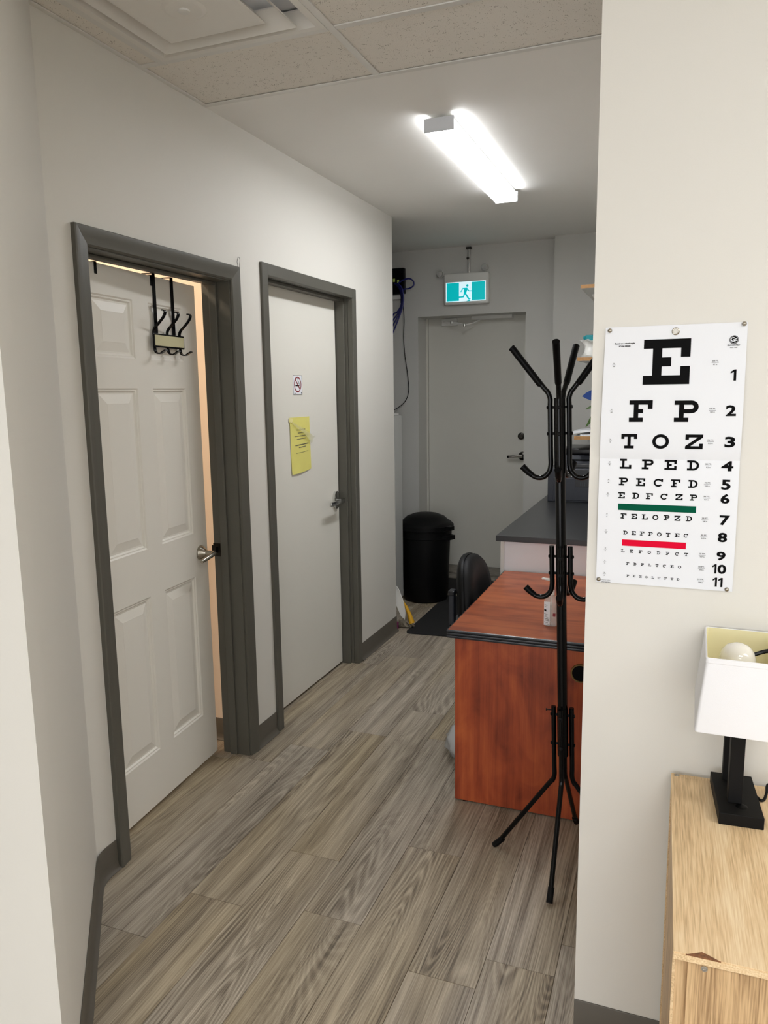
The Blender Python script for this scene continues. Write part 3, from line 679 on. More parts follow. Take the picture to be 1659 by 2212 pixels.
GL = {
 'E': [R_(0, 4, 5, 5), R_(4, 3, 5, 4), R_(1, 1, 2, 4), R_(2, 2, 3, 3), R_(0, 0, 5, 1), R_(4, 1, 5, 2)],
 'F': [R_(0, 4, 5, 5), R_(4, 3, 5, 4), R_(1, 1, 2, 4), R_(2, 2, 3, 3), R_(0, 0, 3, 1)],
 'P': [R_(0, 4, 3.5, 5), R_(1, 1, 2, 4), R_(2, 2, 3.5, 3), R_(0, 0, 3, 1)] + arc(3.5, 3.5, 1.5, .5, -90, 90),
 'T': [R_(0, 4, 5, 5), R_(0, 3.3, 1, 4), R_(4, 3.3, 5, 4), R_(2, 1, 3, 4), R_(1, 0, 4, 1)],
 'O': arc(2.5, 2.5, 2.5, 1.5, 0, 360, 28),
 'Z': [R_(0, 4, 5, 5), R_(0, 3.2, 1, 4), R_(0, 0, 5, 1), R_(4, 1, 5, 1.9), [(3.5, 4), (5, 4), (1.5, 1), (0, 1)]],
 'L': [R_(0, 4, 3, 5), R_(1, 1, 2, 4), R_(0, 0, 5, 1), R_(4, 1, 5, 2)],
 'D': [R_(0, 4, 2.5, 5), R_(1, 1, 2, 4), R_(0, 0, 2.5, 1)] + arc(2.5, 2.5, 2.5, 1.5, -90, 90),
 'C': arc(2.5, 2.5, 2.5, 1.5, 42, 322, 24) + [R_(4, 3.1, 5, 5)],
}
def letter(c, x0, z0, x1, z1):
    b = nb()
    for poly in GL[c]: flat(b, poly, lambda a, q: CF(x0+(x1-x0)*a/5, z0+(z1-z0)*q/5))
    mk('printed_letter', b, 'ink_black', ch)
def row(f, chars, xs, tops, bots):
    n = len(chars)
    for k, c in enumerate(chars):
        t = k/(n-1) if n > 1 else 0
        yt = tops[0]+(tops[1]-tops[0])*t; yb_ = bots[0]+(bots[1]-bots[0])*t
        x0, z1 = cp2(f(xs[k][0], yt)); x1, z0 = cp2(f(xs[k][1], yb_)); letter(c, x0, z0, x1, z1)
row(c5, 'E', [(520, 932)], (232, 232), (638, 638))
row(c5, 'FP', [(386, 592), (800, 1013)], (788, 790), (985, 985))
row(c5, 'TOZ', [(312, 452), (597, 745), (900, 1055)], (1095, 1100), (1230, 1237))
row(c6, 'LPED', [(298, 400), (500, 603), (708, 816), (916, 1022)], (46, 60), (137, 154))
row(c6, 'PECFD', [(290, 370), (447, 527), (608, 690), (767, 850), (927, 1008)], (216, 238), (290, 312))
row(c6, 'EDFCZP', [(283, 342), (412, 473), (537, 598), (670, 733), (808, 872), (940, 1004)], (350, 371), (407, 428))
row(c6, 'FELOPZD', [(305, 357), (403, 453), (500, 552), (597, 650), (700, 752), (798, 853), (903, 957)], (543, 569), (592, 618))
row(c6, 'DEFPOTEC', [(328, 366), (404, 443), (481, 520), (558, 597), (638, 678), (720, 760), (800, 842), (882, 922)], (702, 731), (740, 769))
row(c6, 'LEFODPCT', [(308, 338), (388, 418), (471, 502), (552, 581), (636, 666), (719, 750), (804, 835), (889, 922)], (873, 908), (903, 940))
row(c6, 'FDPLTCEO', [(355, 380), (421, 448), (490, 517), (557, 583), (624, 650), (690, 717), (761, 789), (831, 859)], (994, 1026), (1020, 1053))
row(c6, 'PEZOLCFTD', [(358, 380), (415, 437), (472, 495), (529, 551), (587, 609), (644, 667), (703, 727), (763, 786), (818, 842)], (1110, 1143), (1131, 1165))
for nm, m_, p, q in (('green_bar', 'ink_green', (283, 453), (997, 524)), ('red_bar', 'ink_red', (317, 784), (904, 857))):
    mid = ((p[1]+q[1])/2); hgt = 43
    x0, zt = cp2(c6(p[0], p[1])); _, zb = cp2(c6(p[0], p[1]+hgt)); x1, zt2 = cp2(c6(q[0], q[1]-hgt))
    zt = (zt+zt2)/2; zb = zt-.0135
    mk(nm, flat(nb(), [(x0, zb), (x1, zb), (x1, zt), (x0, zt)], CF), m_, ch)
nums = [(c5, 1315, 505, 1362, 607), (c5, 1271, 832, 1360, 932), (c5, 1260, 1120, 1352, 1220), (c6, 1230, 67, 1337, 160), (c6, 1230, 235, 1311, 330), (c6, 1222, 365, 1302, 456), (c6, 1212, 561, 1303, 657), (c6, 1197, 720, 1278, 812), (c6, 1185, 894, 1264, 982), (c6, 1147, 1011, 1270, 1106), (c6, 1150, 1135, 1237, 1227)]
for i, (f, x0, y0, x1, y1) in enumerate(nums):
    xa, zt = cp2(f(x0, y0)); xb, zb = cp2(f(x1, y1))
    b = nb(); wd_ = xb-xa; hh_ = zt-zb
    def one(x0_, w_): flat(b, [(x0_+w_*.55, zb), (x0_+w_, zb), (x0_+w_, zt), (x0_+w_*.62, zt), (x0_, zb+hh_*.80), (x0_, zb+hh_*.64), (x0_+w_*.55, zb+hh_*.78)], CF)
    if i == 0: one(xa, wd_)
    elif i == 10: one(xa, wd_*.44); one(xa+wd_*.56, wd_*.44)
    elif i == 9: one(xa, wd_*.30); put_text(b, '0', xa+wd_*.38, zb, CF, h=hh_, wdt=wd_*.62, bold=.035)
    else: put_text(b, str(i+1), xa, zb, CF, h=hh_, wdt=wd_, bold=.035)
    mk('row_number', b, 'ink_black', ch)
frac = [('200', '61 m', c5, (242, 463), (1172, 441)), ('100', '30,5 m', c5, (221, 883), (1146, 880)), ('70', '21,3 m', c5, (210, 1157), (1127, 1168)), ('50', '15,2 m', c6, (201, 86), (1109, 110)), ('40', '12,2 m', c6, (193, 246), (1100, 280)), ('30', '9,14 m', c6, (186, 371), (1092, 404)), ('25', '7,62 m', c6, (178, 559), (1077, 603)), ('20', '6,10 m', c6, (170, 708), (1067, 759)), ('15', '4,57 m', c6, (163, 874), (1052, 931)), ('13', '3,96 m', c6, (157, 989), (1045, 1052)), ('10', '3,05 m', c6, (153, 1103), (1037, 1168))]
for a_, m__, f, pl_, pr_ in frac:
    b = nb(); x, z = cp2(f(*pl_))
    put_text(b, '20', x, z+.0017, CF, h=.0022, bold=.02, centre=True); put_text(b, a_, x, z-.0042, CF, h=.0022, bold=.02, centre=True); flat(b, [(x-.0032, z-.0002), (x+.0032, z-.0002), (x+.0032, z+.0002), (x-.0032, z+.0002)], CF)
    mk('fraction', b, 'ink_grey', ch)
    b = nb(); x, z = cp2(f(*pr_))
    put_text(b, a_+' FT.', x, z+.0020, CF, h=.0026, wdt=.0115, bold=.03, centre=True); put_text(b, m__, x, z-.0048, CF, h=.0028, bold=.03, centre=True); flat(b, [(x-.0065, z-.0002), (x+.0065, z-.0002), (x+.0065, z+.0003), (x-.0065, z+.0003)], CF)
    mk('distance_note', b, 'ink_grey', ch)
b = nb(); x, z = cp2(c5(342, 268)); put_text(b, 'Based on a visual angle', x, z-.0014, CF, wdt=.0385, h=.0036, bold=.04, centre=True); x, z = cp2(c5(340, 290)); put_text(b, 'of one minute', x, z-.0014, CF, wdt=.0225, h=.0034, bold=.04, centre=True); mk('caption', b, 'ink_black', ch)
lgx, lgz = cp2(c5(1346, 230)); b = nb()
flat(b, [(lgx+.0082*math.cos(k*math.pi/16), lgz+.0082*math.sin(k*math.pi/16)) for k in range(32)], CF)
lg = mk('logo_disc', b, 'ink_black', ch)
b = nb()
for poly in arc(lgx, lgz, .0072, .0068, 0, 360, 32): flat(b, poly, lambda a, q: CF(a, q, .0012))
put_text(b, 'G', lgx-.0025, lgz-.0035, lambda a, q: CF(a, q, .0013), h=.0082, bold=.02, centre=True); put_text(b, 'F', lgx+.0030, lgz-.0055, lambda a, q: CF(a, q, .0013), h=.0076, bold=.02, centre=True); mk('logo_letters', b, 'paper_white', lg)
b = nb(); x, z = cp2(c5(1341, 281)); put_text(b, 'GRAHAM-FIELD', x, z-.0012, CF, wdt=.0225, h=.0028, bold=.04, centre=True); x, z = cp2(c5(1341, 303)); put_text(b, 'NO. 1240', x, z-.001, CF, wdt=.0125, h=.002, bold=.02, centre=True); mk('maker_name', b, 'ink_black', ch)
b = nb(); x, z = cp2(c6(125, 1157)); put_text(b, 'MADE IN CHINA', x, z-.001, CF, wdt=.0185, h=.0019); x, z = cp2(c6(125, 1176)); put_text(b, 'GRAHAM-FIELD', x, z-.001, CF, wdt=.0185, h=.0022, bold=.02); mk('small_print', b, 'ink_grey', ch)
gx, gz = cp2(c5(810, 153)); gy = chart_y(gz)
mk('grommet', lathe(nb(), [(.0044, .0002), (.0050, .0016), (.0062, .0018), (.0074, .0010), (.0076, .0001)], (gx, gy, gz), (0, -1, 0), 28, False, False), 'nickel', ch, True)
mk('grommet_hole', flat(nb(), [(gx+.0046*math.cos(k*math.pi/10), gz+.0046*math.sin(k*math.pi/10)) for k in range(20)], CF), 'wall_paint', ch)
for nm, f, p in (('top left', c5, (204, 148)), ('top right', c5, (1440, 84)), ('bottom left', c6, (100, 1152)), ('bottom right', c6, (1278, 1247))):
    x, z = cp2(f(*p)); o = mk('thumbtack', lathe(nb(), [(.0045, 0), (.0046, .001), (.0038, .003), (.002, .0042), (0, .0045)], (x, chart_y(z)-.0008, z), (0, -1, 0), 20, cap1=False), 'nickel', None, True)
    tag(o, 'silver domed thumbtack at the %s corner of the eye chart' % nm, 'thumbtack', 'tacks holding the eye chart')
# ------------------------------------------------------------------ dresser and lamp
DZ = .720; dx0, dyb, dyf = .0, 0.0, -.560; dw = .60
dr = thing('dresser', (.0135, 1.640, 0), 'light oak veneer cabinet with a chipped front edge below the eye chart', 'cabinet', rot=(0, 0, math.radians(1.1)))
def DB(*a, **k): return box(nb(), *a, **k)
b = nb(); TT = .012
chip = [(.062, 0), (.075, .0125), (.086, .020), (.100, .014), (.118, 0)]
# top with a notch bitten out of its front edge
out = [(0, dyb-.014), (0, dyf), *[(x, dyf+d) for x, d in [(.050, 0)]]]
topb = nb(); box(topb, 0, dw, dyf+.0015, dyb-.0145, DZ-TT, DZ-.0006)
mk('top_panel', topb, 'oak_light', dr, local=True)
vb = nb(); pg = [(0, dyb-.0145), (0, dyf+.0015), (.019, dyf+.0015), (.030, dyf+.0075), (.039, dyf+.0125), (.048, dyf+.009), (.062, dyf+.0015), (dw, dyf+.0015), (dw, dyb-.0145)]
loft(vb, [[Vector((x, y, DZ-.0006)) for x, y in pg], [Vector((x, y, DZ)) for x, y in pg]]); mk('top_veneer', vb, 'oak_light', dr, local=True)
mk('chipped_core', DB(.017, .064, dyf+.0012, dyf+.013, DZ-.006, DZ-.0004), 'chipboard', dr, local=True)
mk('edge_band', DB(0, dw, dyf, dyf+.0013, DZ-TT, DZ-.0022, bev=.0003, seg=1), 'oak_light', dr, local=True)
mk('back_strip', DB(.001, dw, dyb-.014, dyb-.001, .0, DZ-.001), 'oak_light', dr, local=True)
mk('cam_cap', lathe(nb(), [(.0055, 0), (.005, .0008), (.003, .001), (.0028, .0006)], (.012, dyb-.0075, DZ-.001), n=16), 'nickel', dr, True, local=True)
mk('side_panel', DB(.004, .0205, dyf+.018, dyb-.016, .0, DZ-TT), 'oak_front', dr, local=True)
mk('side_panel', DB(dw-.0205, dw-.004, dyf+.018, dyb-.016, .0, DZ-TT), 'oak_front', dr, local=True)
fp = mk('front_panel', DB(.0205, dw-.0205, dyf+.006, dyf+.021, .06, DZ-TT-.0005), 'oak_front', dr, local=True)
mk('screw', lathe(nb(), [(.0048, 0), (.0046, .0014), (.003, .0016), (.0027, .0004)], (.043, dyf+.006, DZ-TT-.009), (0, -1, 0), 18), 'chrome', fp, True, local=True)
mk('side_edge', DB(-.0005, .004, dyf+.016, dyf+.022, .0, DZ-TT, bev=.0005, seg=1), 'oak_light', dr, local=True)
mk('plinth', DB(.0205, dw-.0205, dyf+.05, dyf+.065, 0, .06), 'oak_front', dr, local=True)
mk('bottom_panel', DB(.0205, dw-.0205, dyf+.022, dyb-.016, .06, .075), 'oak_front', dr, local=True)
lm = thing('table_lamp', (.134, 1.545, DZ), 'black table lamp with a white tapered rectangular shade on the oak cabinet', 'lamp', rot=(0, 0, math.radians(3.5)))
def LB(*a, **k): return box(nb(), *a, **k)
mk('lamp_base', LB(-.039, .039, -.082, .082, 0, .0235, bev=.0012, seg=2), 'lamp_black', lm, local=True)
mk('switch_mark', lathe(nb(), [(.011, 0), (.010, .0008), (.004, .0008)], (.004, -.048, .0235), n=20), 'black_matte', lm, True, local=True)
mk('post', LB(-.0195, .0055, -.040, -.018, .0235, .235, bev=.0012), 'lamp_black', lm, local=True)
mk('post', LB(-.0195, .0055, .050, .066, .0235, .235, bev=.0012), 'lamp_black', lm, local=True)
mk('cross_bar', LB(-.0195, .0055, -.040, .066, .228, .245, bev=.0012), 'lamp_black', lm, local=True)
mk('socket', cyl(nb(), (0, .005, .245), (0, .005, .275), .018, 20), 'black_plastic', lm, True, local=True)
mk('bulb', lathe(nb(), [(.013, 0), (.014, .008), (.024, .022), (.0315, .038), (.0325, .048), (.029, .062), (.020, .073), (.008, .078), (0, .0785)], (-.012, .002, .252), n=28, cap1=False), 'bulb_glass', lm, True, local=True)
# shade: four sloping cloth walls with rolled rims; liner inside
def rect(hx, hy, z): return [Vector((-hx, -hy, z)), Vector((hx, -hy, z)), Vector((hx, hy, z)), Vector((-hx, hy, z))]
zb_, zt_ = .187, .328
def rr(hx, hy, z, r=.006, k=4):
    out = []
    for (cx_, cy_, a0) in ((hx-r, hy-r, 0), (-hx+r, hy-r, 90), (-hx+r, -hy+r, 180), (hx-r, -hy+r, 270)):
        for i in range(k+1):
            a = math.radians(a0+90*i/k); out.append(Vector((cx_+r*math.cos(a), cy_+r*math.sin(a), z)))
    return out
b = nb(); loft(b, [rr(.083, .108, zb_), rr(.0835, .1085, zb_+.004), rr(.0705, .1005, zt_-.009), rr(.0712, .1012, zt_-.008), rr(.0705, .1005, zt_), rr(.0685, .0985, zt_+.001), rr(.0675, .0975, zt_)], False, False)
shd = mk('lamp_shade', b, 'shade_white', lm, True, local=True, ang=35); shd.rotation_euler = (0, 0, math.radians(-4.5))
b = nb(); loft(b, [rr(.0675, .0975, zt_), rr(.0680, .0980, zt_-.006), rr(.0805, .1055, zb_+.002), rr(.083, .108, zb_)], False, False); mk('shade_liner', b, 'shade_liner', shd, True, local=True, ang=35)
b = nb(); pth = smooth_path([(.016, .0, .311), (.040, .004, .319), (.069, .010, .3205)], 5)
tube(b, pth, .0040, 8); mk('spider_fitter', b, 'black_metal', lm, True, local=True)
o = mk('lamp_cord', tube(nb(), smooth_path([at(1636, 1722, 'z', DZ+.004), at(1643, 1729, 'z', DZ+.004), at(1651, 1727, 'z', DZ+.005), at(1656, 1712, 'z', DZ+.012), at(1660, 1695, 'z', DZ+.02), (.222, 1.60, DZ+.028), (.236, 1.625, DZ+.020), (.246, 1.618, DZ+.004), (.26, 1.56, DZ+.004)]), .0028, 8), 'black_plastic', None, True)
tag(o, 'black lamp cord curling over the oak cabinet top beside the lamp', 'cord')
# ------------------------------------------------------------------ desk
dk = thing('desk', (-.36, 3.03, 0), 'cherry laminate desk with a black ribbed edge behind the coat rack', 'desk')
kx0, kx1, ky0, ky1, kz = -.760, XR-.004, 2.556, 3.527, .680
mk('desk_top', box(nb(), kx0+.004, kx1, ky0+.004, ky1, kz-.030, kz, .001, 1), 'cherry_top', dk)
b = nb(); pr = [(0, -.031), (-.0035, -.030), (-.0045, -.025), (-.0035, -.0215), (-.001, -.0205), (-.0035, -.0195), (-.0045, -.0155), (-.0035, -.0115), (-.001, -.0105), (-.0035, -.0095), (-.0045, -.005), (-.0035, -.001), (0, .0003)]
loft(b, [[Vector((x, ky0+.004+d, kz+h)) for d, h in pr] for x in (kx0+.002, kx1)]); loft(b, [[Vector((kx0+.004+d, y, kz+h)) for d, h in pr] for y in (ky0+.002, ky1)])
mk('edge_band', b, 'edge_black', dk, True, ang=30)
ep = mk('end_panel', box(nb(), -.7375, kx1-.002, 2.590, 2.615, .006, kz-.0305, .001, 1), 'cherry', dk)
gp = at(1254, 1455, 'y', 2.590)
mk('grommet_hole', lathe(nb(), [(.030, 0), (.030, .001)], (gp.x, 2.590, gp.z), (0, -1, 0), 28), 'ink_black', ep)
mk('grommet_ring', lathe(nb(), [(.028, .001), (.029, .003), (.033, .003), (.0345, .0005)], (gp.x, 2.590, gp.z), (0, -1, 0), 28, False, False), 'grommet_rim', ep, True)
mk('modesty_panel', box(nb(), kx1-.022, kx1-.004, 2.616, 3.50, .20, kz-.031), 'cherry', dk)
mk('end_panel', box(nb(), -.30, kx1-.023, 3.48, 3.505, .006, kz-.031), 'cherry', dk)
for x in (-.70, -.04): mk('glide', cyl(nb(), (x, 2.602, 0), (x, 2.602, .007), .010, 12), 'black_plastic', dk)
# hand sanitizer
sp0 = Vector((-.412, 2.725, kz))
sz = thing('hand_sanitizer', sp0, 'clear pump bottle of hand sanitizer with a white label on the desk', 'bottle')
def sup(hx, hy, z, n=24, e=.55):
    return [Vector((sp0.x+hx*math.copysign(abs(math.cos(t))**e, math.cos(t)), sp0.y+hy*math.copysign(abs(math.sin(t))**e, math.sin(t)), kz+z)) for t in (2*math.pi*k/n for k in range(n))]
b = nb(); loft(b, [sup(.020, .013, .0005), sup(.0235, .0165, .004), sup(.0245, .0175, .010), sup(.0245, .0175, .092), sup(.022, .0155, .104), sup(.014, .0115, .113), sup(.0095, .0095, .117, e=1), sup(.0095, .0095, .124, e=1)]); mk('bottle_body', b, 'clear_bottle', sz, True)
b = nb(); loft(b, [sup(.019, .012, .002), sup(.0225, .0155, .006), sup(.0228, .016, .080)]); mk('gel', b, 'gel', sz, True)
def SF(a, q, t=.0012): return Vector((sp0.x-.0225+a*.0215, sp0.y-.0175-t, kz+.006+q*.088))
b = nb(); flat(b, [(0, 0), (1, 0), (1, 1), (0, 1)], SF); lb = mk('label', b, 'paper_white', sz)
b = nb()
for (q, u0, u1, hh) in ((.86, .1, .55, .03), (.80, .1, .5, .02), (.48, .05, .7, .02), (.42, .05, .6, .015), (.36, .05, .75, .015), (.27, .1, .8, .04), (.20, .2, .9, .04), (.12, .1, .7, .03), (.05, .3, .9, .02)): flat(b, [(u0, q), (u1, q-.04), (u1, q-.04+hh), (u0, q+hh)], lambda a, z: SF(a, z, .0016))
mk('label_print', b, 'label_grey', lb)
b = nb(); flat(b, [(.05, .62), (.4, .58), (.4, .66), (.05, .70)], lambda a, z: SF(a, z, .0016)); mk('label_mark', b, 'ink_black', lb)
b = nb(); flat(b, [(.0, 0), (1, 0), (1, 1), (0, 1)], lambda a, q: Vector((sp0.x+.010+a*.009, sp0.y-.0186, kz+.040+q*.012))); mk('red_print', b, 'sign_red', sz)
b = nb(); lathe(b, [(.0115, .117), (.0118, .134), (.010, .136), (.0075, .140), (.0055, .142), (.0050, .166), (.0085, .168), (.0085, .176), (.002, .1775)], sp0, n=20)
tube(b, [(sp0.x+.004, sp0.y, kz+.172), (sp0.x-.018, sp0.y-.002, kz+.174), (sp0.x-.030, sp0.y-.003, kz+.1765), (sp0.x-.034, sp0.y-.003, kz+.174)], [.0055, .0045, .0040, .0035], 10)
mk('pump', b, 'plastic_white', sz, True)
mk('dip_tube', cyl(nb(), (sp0.x, sp0.y, kz+.006), (sp0.x, sp0.y, kz+.118), .002, 8), 'plastic_white', sz)
# ------------------------------------------------------------------ counter
ck = thing('counter_cabinet', (-.40, 4.5, 0), 'white cabinet with a black laminate worktop beyond the desk', 'counter')
qx0, qx1, qy0, qy1, qz = -.803, XR-.004, 3.530, 5.45, .848
mk('worktop', box(nb(), qx0, qx1, qy0, qy1, qz-.027, qz, .002), 'laminate_black', ck)
mk('side_panel', box(nb(), -.764, qx1-.01, 3.548, 3.566, 0, qz-.0275), 'cabinet_white', ck)
mk('corner_strip', box(nb(), -.783, -.7645, 3.545, 3.57, 0, qz-.0275, .001, 1), 'cabinet_edge', ck)
for i in range(3):
    y0 = 3.575+i*.62; dd = mk('cabinet_door', box(nb(), -.781, -.764, y0, y0+.61, .09, qz-.035, .0015, 1), 'cabinet_white', ck)
    mk('handle', tube(nb(), [(-.782, y0+.52, .70), (-.805, y0+.52, .70), (-.805, y0+.52, .60), (-.782, y0+.52, .60)], .004, 8), 'nickel', dd, True)
mk('toe_kick', box(nb(), -.74, -.72, 3.567, 5.44, 0, .09), 'black_plastic', ck)
# printer
pn = thing('printer', (-.54, 4.93, qz), 'dark grey office printer with a small white sticker on the black worktop', 'printer')
p0, p1, pyf, pyb = -.752, -.33, 4.730, 5.13
mk('body', box(nb(), p0, p1, pyf, pyb, qz, 1.058, .006), 'printer_body', pn)
tr_ = mk('paper_tray', box(nb(), p0+.035, p1-.03, pyf-.004, pyf+.02, qz+.012, 1.000, .003), 'printer_body', pn)
mk('tray_grip', box(nb(), -.585, -.50, pyf-.0055, pyf-.003, .945, .99, .001, 1), 'printer_dark', tr_)
b = nb()
for k in range(3): box(b, -.555+k*.012, -.549+k*.012, pyf-.0065, pyf-.005, .952, .975)
mk('grip_mark', b, 'printer_body', tr_)
mk('output_bay', box(nb(), p0+.05, p1-.02, pyf-.003, pyf+.01, 1.008, 1.052, .002), 'printer_dark', pn)
b = nb(); prf = [(pyf+.01, 1.058), (pyf+.012, 1.09), (pyf+.05, 1.135), (pyb-.01, 1.140), (pyb-.01, 1.058)]
prism(b, prf, lambda y, z, x: Vector((x, y, z)), p0+.07, p1); mk('scanner_unit', b, 'printer_body', pn)
mk('scanner_lid', box(nb(), p0+.072, p1, pyf+.045, pyb-.01, 1.1405, 1.178, .008, 3), 'printer_dark', pn, True)
mk('control_panel', box(nb(), -.60, -.36, pyf+.002, pyf+.03, 1.064, 1.086, .003), 'printer_dark', pn)
mk('feed_slot', box(nb(), -.64, -.36, pyf+.02, pyf+.045, 1.104, 1.112), 'ink_black', pn)
sx = at(1231, 1026, 'y', pyf-.004)
st_ = mk('sticker', box(nb(), sx.x-.019, sx.x+.019, pyf-.0052, pyf-.0042, sx.z-.010, sx.z+.010, .0004, 1), 'paper_white', pn)
b = nb(); put_text(b, '14', sx.x-.005, sx.z-.006, lambda a, q: Vector((a, pyf-.0056, q)), h=.012, bold=.03, centre=True); mk('sticker_number', b, 'purple', st_)
# wall shelves
SX0, SY0, SY1 = -.583, 4.660, 5.45
def shelf(zt2, zb2, lab, x0):
    s = thing('wall_shelf', ((x0+XR)/2, (SY0+SY1)/2, zb2), lab, 'shelf', 'shelves above the worktop')
    mk('board', box(nb(), x0, XR-.002, SY0+.0015, SY1, zb2, zt2, .0008, 1), 'shelf_white', s)
    mk('raw_edge', box(nb(), x0, XR-.002, SY0, SY0+.0014, zb2+.0005, zt2-.0005), 'raw_board', s)
    for y in (SY0+.30, SY0+.66):
        b = nb(); prism(b, [(x0+.035, zb2), (x0+.033, zb2-.012), (x0+.045, zb2-.028), (x0+.07, zb2-.032), (XR-.003, zb2-.10), (XR-.003, zb2)], lambda x, z, y_: Vector((x, y_, z)), y, y+.03); mk('bracket', b, 'shelf_white', s)
    return s
shelf(2.134, 2.113, 'topmost white wall shelf with a raw wood end', -.574)
shelf(1.721, 1.700, 'middle white wall shelf holding a white bag and teal box', -.583)
shelf(1.260, 1.238, 'lowest white wall shelf holding papers above the printer', -.590)
# on the middle shelf: bag and teal box
ca = Vector((-.505, 4.72, 1.7215))
b = nb(); seg = 20; loops = []
for (r, z) in ((.055, .0), (.062, .012), (.052, .03), (.040, .05), (.040, .072), (.056, .088), (.066, .096), (.045, .10)):
    loops.append([ca + Vector((r*(1+.16*math.sin(3*t+z*60)+.08*math.sin(7*t+z*140))*math.cos(t), r*.8*(1+.16*math.sin(3*t+z*60))*math.sin(t), z+.007*math.sin(5*t)*(1 if z > .06 else 0) + (0 if z > .02 else .0))) for t in (2*math.pi*k/seg for k in range(seg))])
loft(b, loops); o = mk('plastic_bag', b, 'plastic_white', None, True, ang=60); tag(o, 'crumpled white plastic bag on the middle wall shelf', 'bag')
tb_ = thing('teal_box', (-.500, 4.75, 1.818), 'teal plastic box with a side latch lying on the white bag', 'box')
mk('box_body', box(nb(), -.545, -.43, 4.70, 4.81, 1.818, 1.851, .004), 'teal_box', tb_); mk('latch', box(nb(), -.557, -.545, 4.705, 4.725, 1.826, 1.845, .003), 'teal_box', tb_)
# blue pouch hung from the middle shelf
b = nb(); bq = at(1257, 856, 'y', 4.69); bq2 = at(1277, 843, 'y', 4.69); bq3 = at(1277, 865, 'y', 4.69)
def pouch(t): return [Vector((bq.x, 4.69+t*.2, bq.z)), Vector(((bq.x+bq2.x)/2, 4.69+t*.8, (bq.z+bq2.z)/2+.004)), Vector((bq2.x, 4.69+t, bq2.z)), Vector((bq2.x+.08, 4.69+t, bq2.z+.06)), Vector((bq3.x+.09, 4.69+t, bq3.z+.05)), Vector((bq3.x, 4.69+t, bq3.z)), Vector(((bq.x+bq3.x)/2, 4.69+t*.8, (bq.z+bq3.z)/2-.002))]
loft(b, [pouch(-.012), pouch(0), pouch(.012)]); o = thing('blue_pouch', (bq2.x+.05, 4.69, bq3.z), 'bright blue fabric pouch hanging below the middle wall shelf', 'pouch')
mk('pouch_body', b, 'blue_cloth', o, True); mk('loop', tube(nb(), [(bq2.x+.09, 4.69, bq2.z+.05), (bq2.x+.09, 4.69, 1.62), (bq2.x+.09, 4.69, 1.699)], .002, 6), 'blue_cloth', o)
# papers and plant on the lowest shelf
def sheet(z, x0, y0, x1, y1, th, name, lab, curl=.0, m_='paper_white'):
    b = nb(); n = 10; lo = []
    for i in range(n+1):
        t = i/n; x = x0+(x1-x0)*t; dz = curl*max(0, .35-t)**1.5
        lo.append([Vector((x, y0, z-dz)), Vector((x, y1, z-dz)), Vector((x, y1, z+th-dz*.9)), Vector((x, y0, z+th-dz*.9))])
    loft(b, lo); return tag(mk(name, b, m_, None, True, ang=60), lab, 'papers', 'papers on the lowest wall shelf')
sheet(1.2605, -.56, 4.70, -.36, 5.0, .006, 'paper_stack', 'thin white paper pad lying flat on the lowest wall shelf')
sheet(1.2670, -.545, 4.72, -.36, 5.0, .004, 'binder', 'flat grey folder in the paper pile on the lowest wall shelf', 0, 'plastic_grey')
sheet(1.281, -.605, 4.70, -.36, 4.96, .013, 'paper_sheaf', 'loose white sheaf overhanging the end of the lowest wall shelf', .05)
pt = thing('potted_plant', (-.44, 4.87, 1.2945), 'small green potted plant peeking out above the papers', 'plant')
mk('pot', lathe(nb(), [(.030, 0), (.042, .055), (.045, .06), (.040, .06), (.036, .05)], (-.44, 4.87, 1.2945), n=20), 'terracotta', pt, True)
for k, (ex_, ez_) in enumerate(((-.545, 1.305), (-.548, 1.415), (-.52, 1.36), (-.36, 1.43), (-.40, 1.45))):
    b = nb(); r0 = Vector((-.44, 4.87, 1.345)); e_ = Vector((ex_, 4.85, ez_)); md = (r0+e_)/2 + Vector((0, 0, .05))
    pp = smooth_path([r0, md, e_], 5); n = len(pp)
    dq = (e_-r0).normalized(); wv = Vector((-dq.z, -.5, dq.x)).normalized()
    loft(b, [[p-wv*w_, p+Vector((0, .003, -.002)), p+wv*w_, p+Vector((0, -.001, .001))] for p, w_ in zip(pp, [.003+.018*math.sin(math.pi*i/(n-1)) for i in range(n)])]); mk('leaf', b, 'leaf', pt, True)
# ------------------------------------------------------------------ office chair, tucked against the desk's left side
cx, cy = -.66, 3.265
oc = thing('office_chair', (cx, cy, 0), 'black task chair with a rounded low backrest pushed in at the desk', 'chair')
def backp(y, z, t):
    """backrest surface: wraps slightly, leans back"""
    return Vector((-.845 - .10*(z-.60)*.6 - t + .7*(y-cy)**2, y, z))
b = nb(); n = 28
def outline(s):
    o_ = []
    for k in range(n):
        a = 2*math.pi*k/n; ca_, sa_ = math.cos(a), math.sin(a)
        wy = .205*(math.copysign(abs(ca_)**.75, ca_)); zz = .595 + (.210 if sa_ > 0 else .16)*math.copysign(abs(sa_)**.80, sa_)
        o_.append((cy + wy*s*(1-.10*max(0, (zz-.60)/.18)), .595+(zz-.595)*s))
    return o_
loft(b, [[backp(y, z, t) for y, z in outline(s)] for s, t in ((.25, -.030), (.75, -.030), (.94, -.020), (1.0, 0), (.985, .012))]); br = mk('backrest', b, 'black_leather', oc, True, ang=60)
b = nb(); loft(b, [[backp(y, z, t) for y, z in outline(s)] for s, t in ((1.0, .012), (1.015, .020), (1.0, .034), (.90, .044), (.4, .050))]); mk('back_shell', b, 'black_plastic', br, True, ang=50)
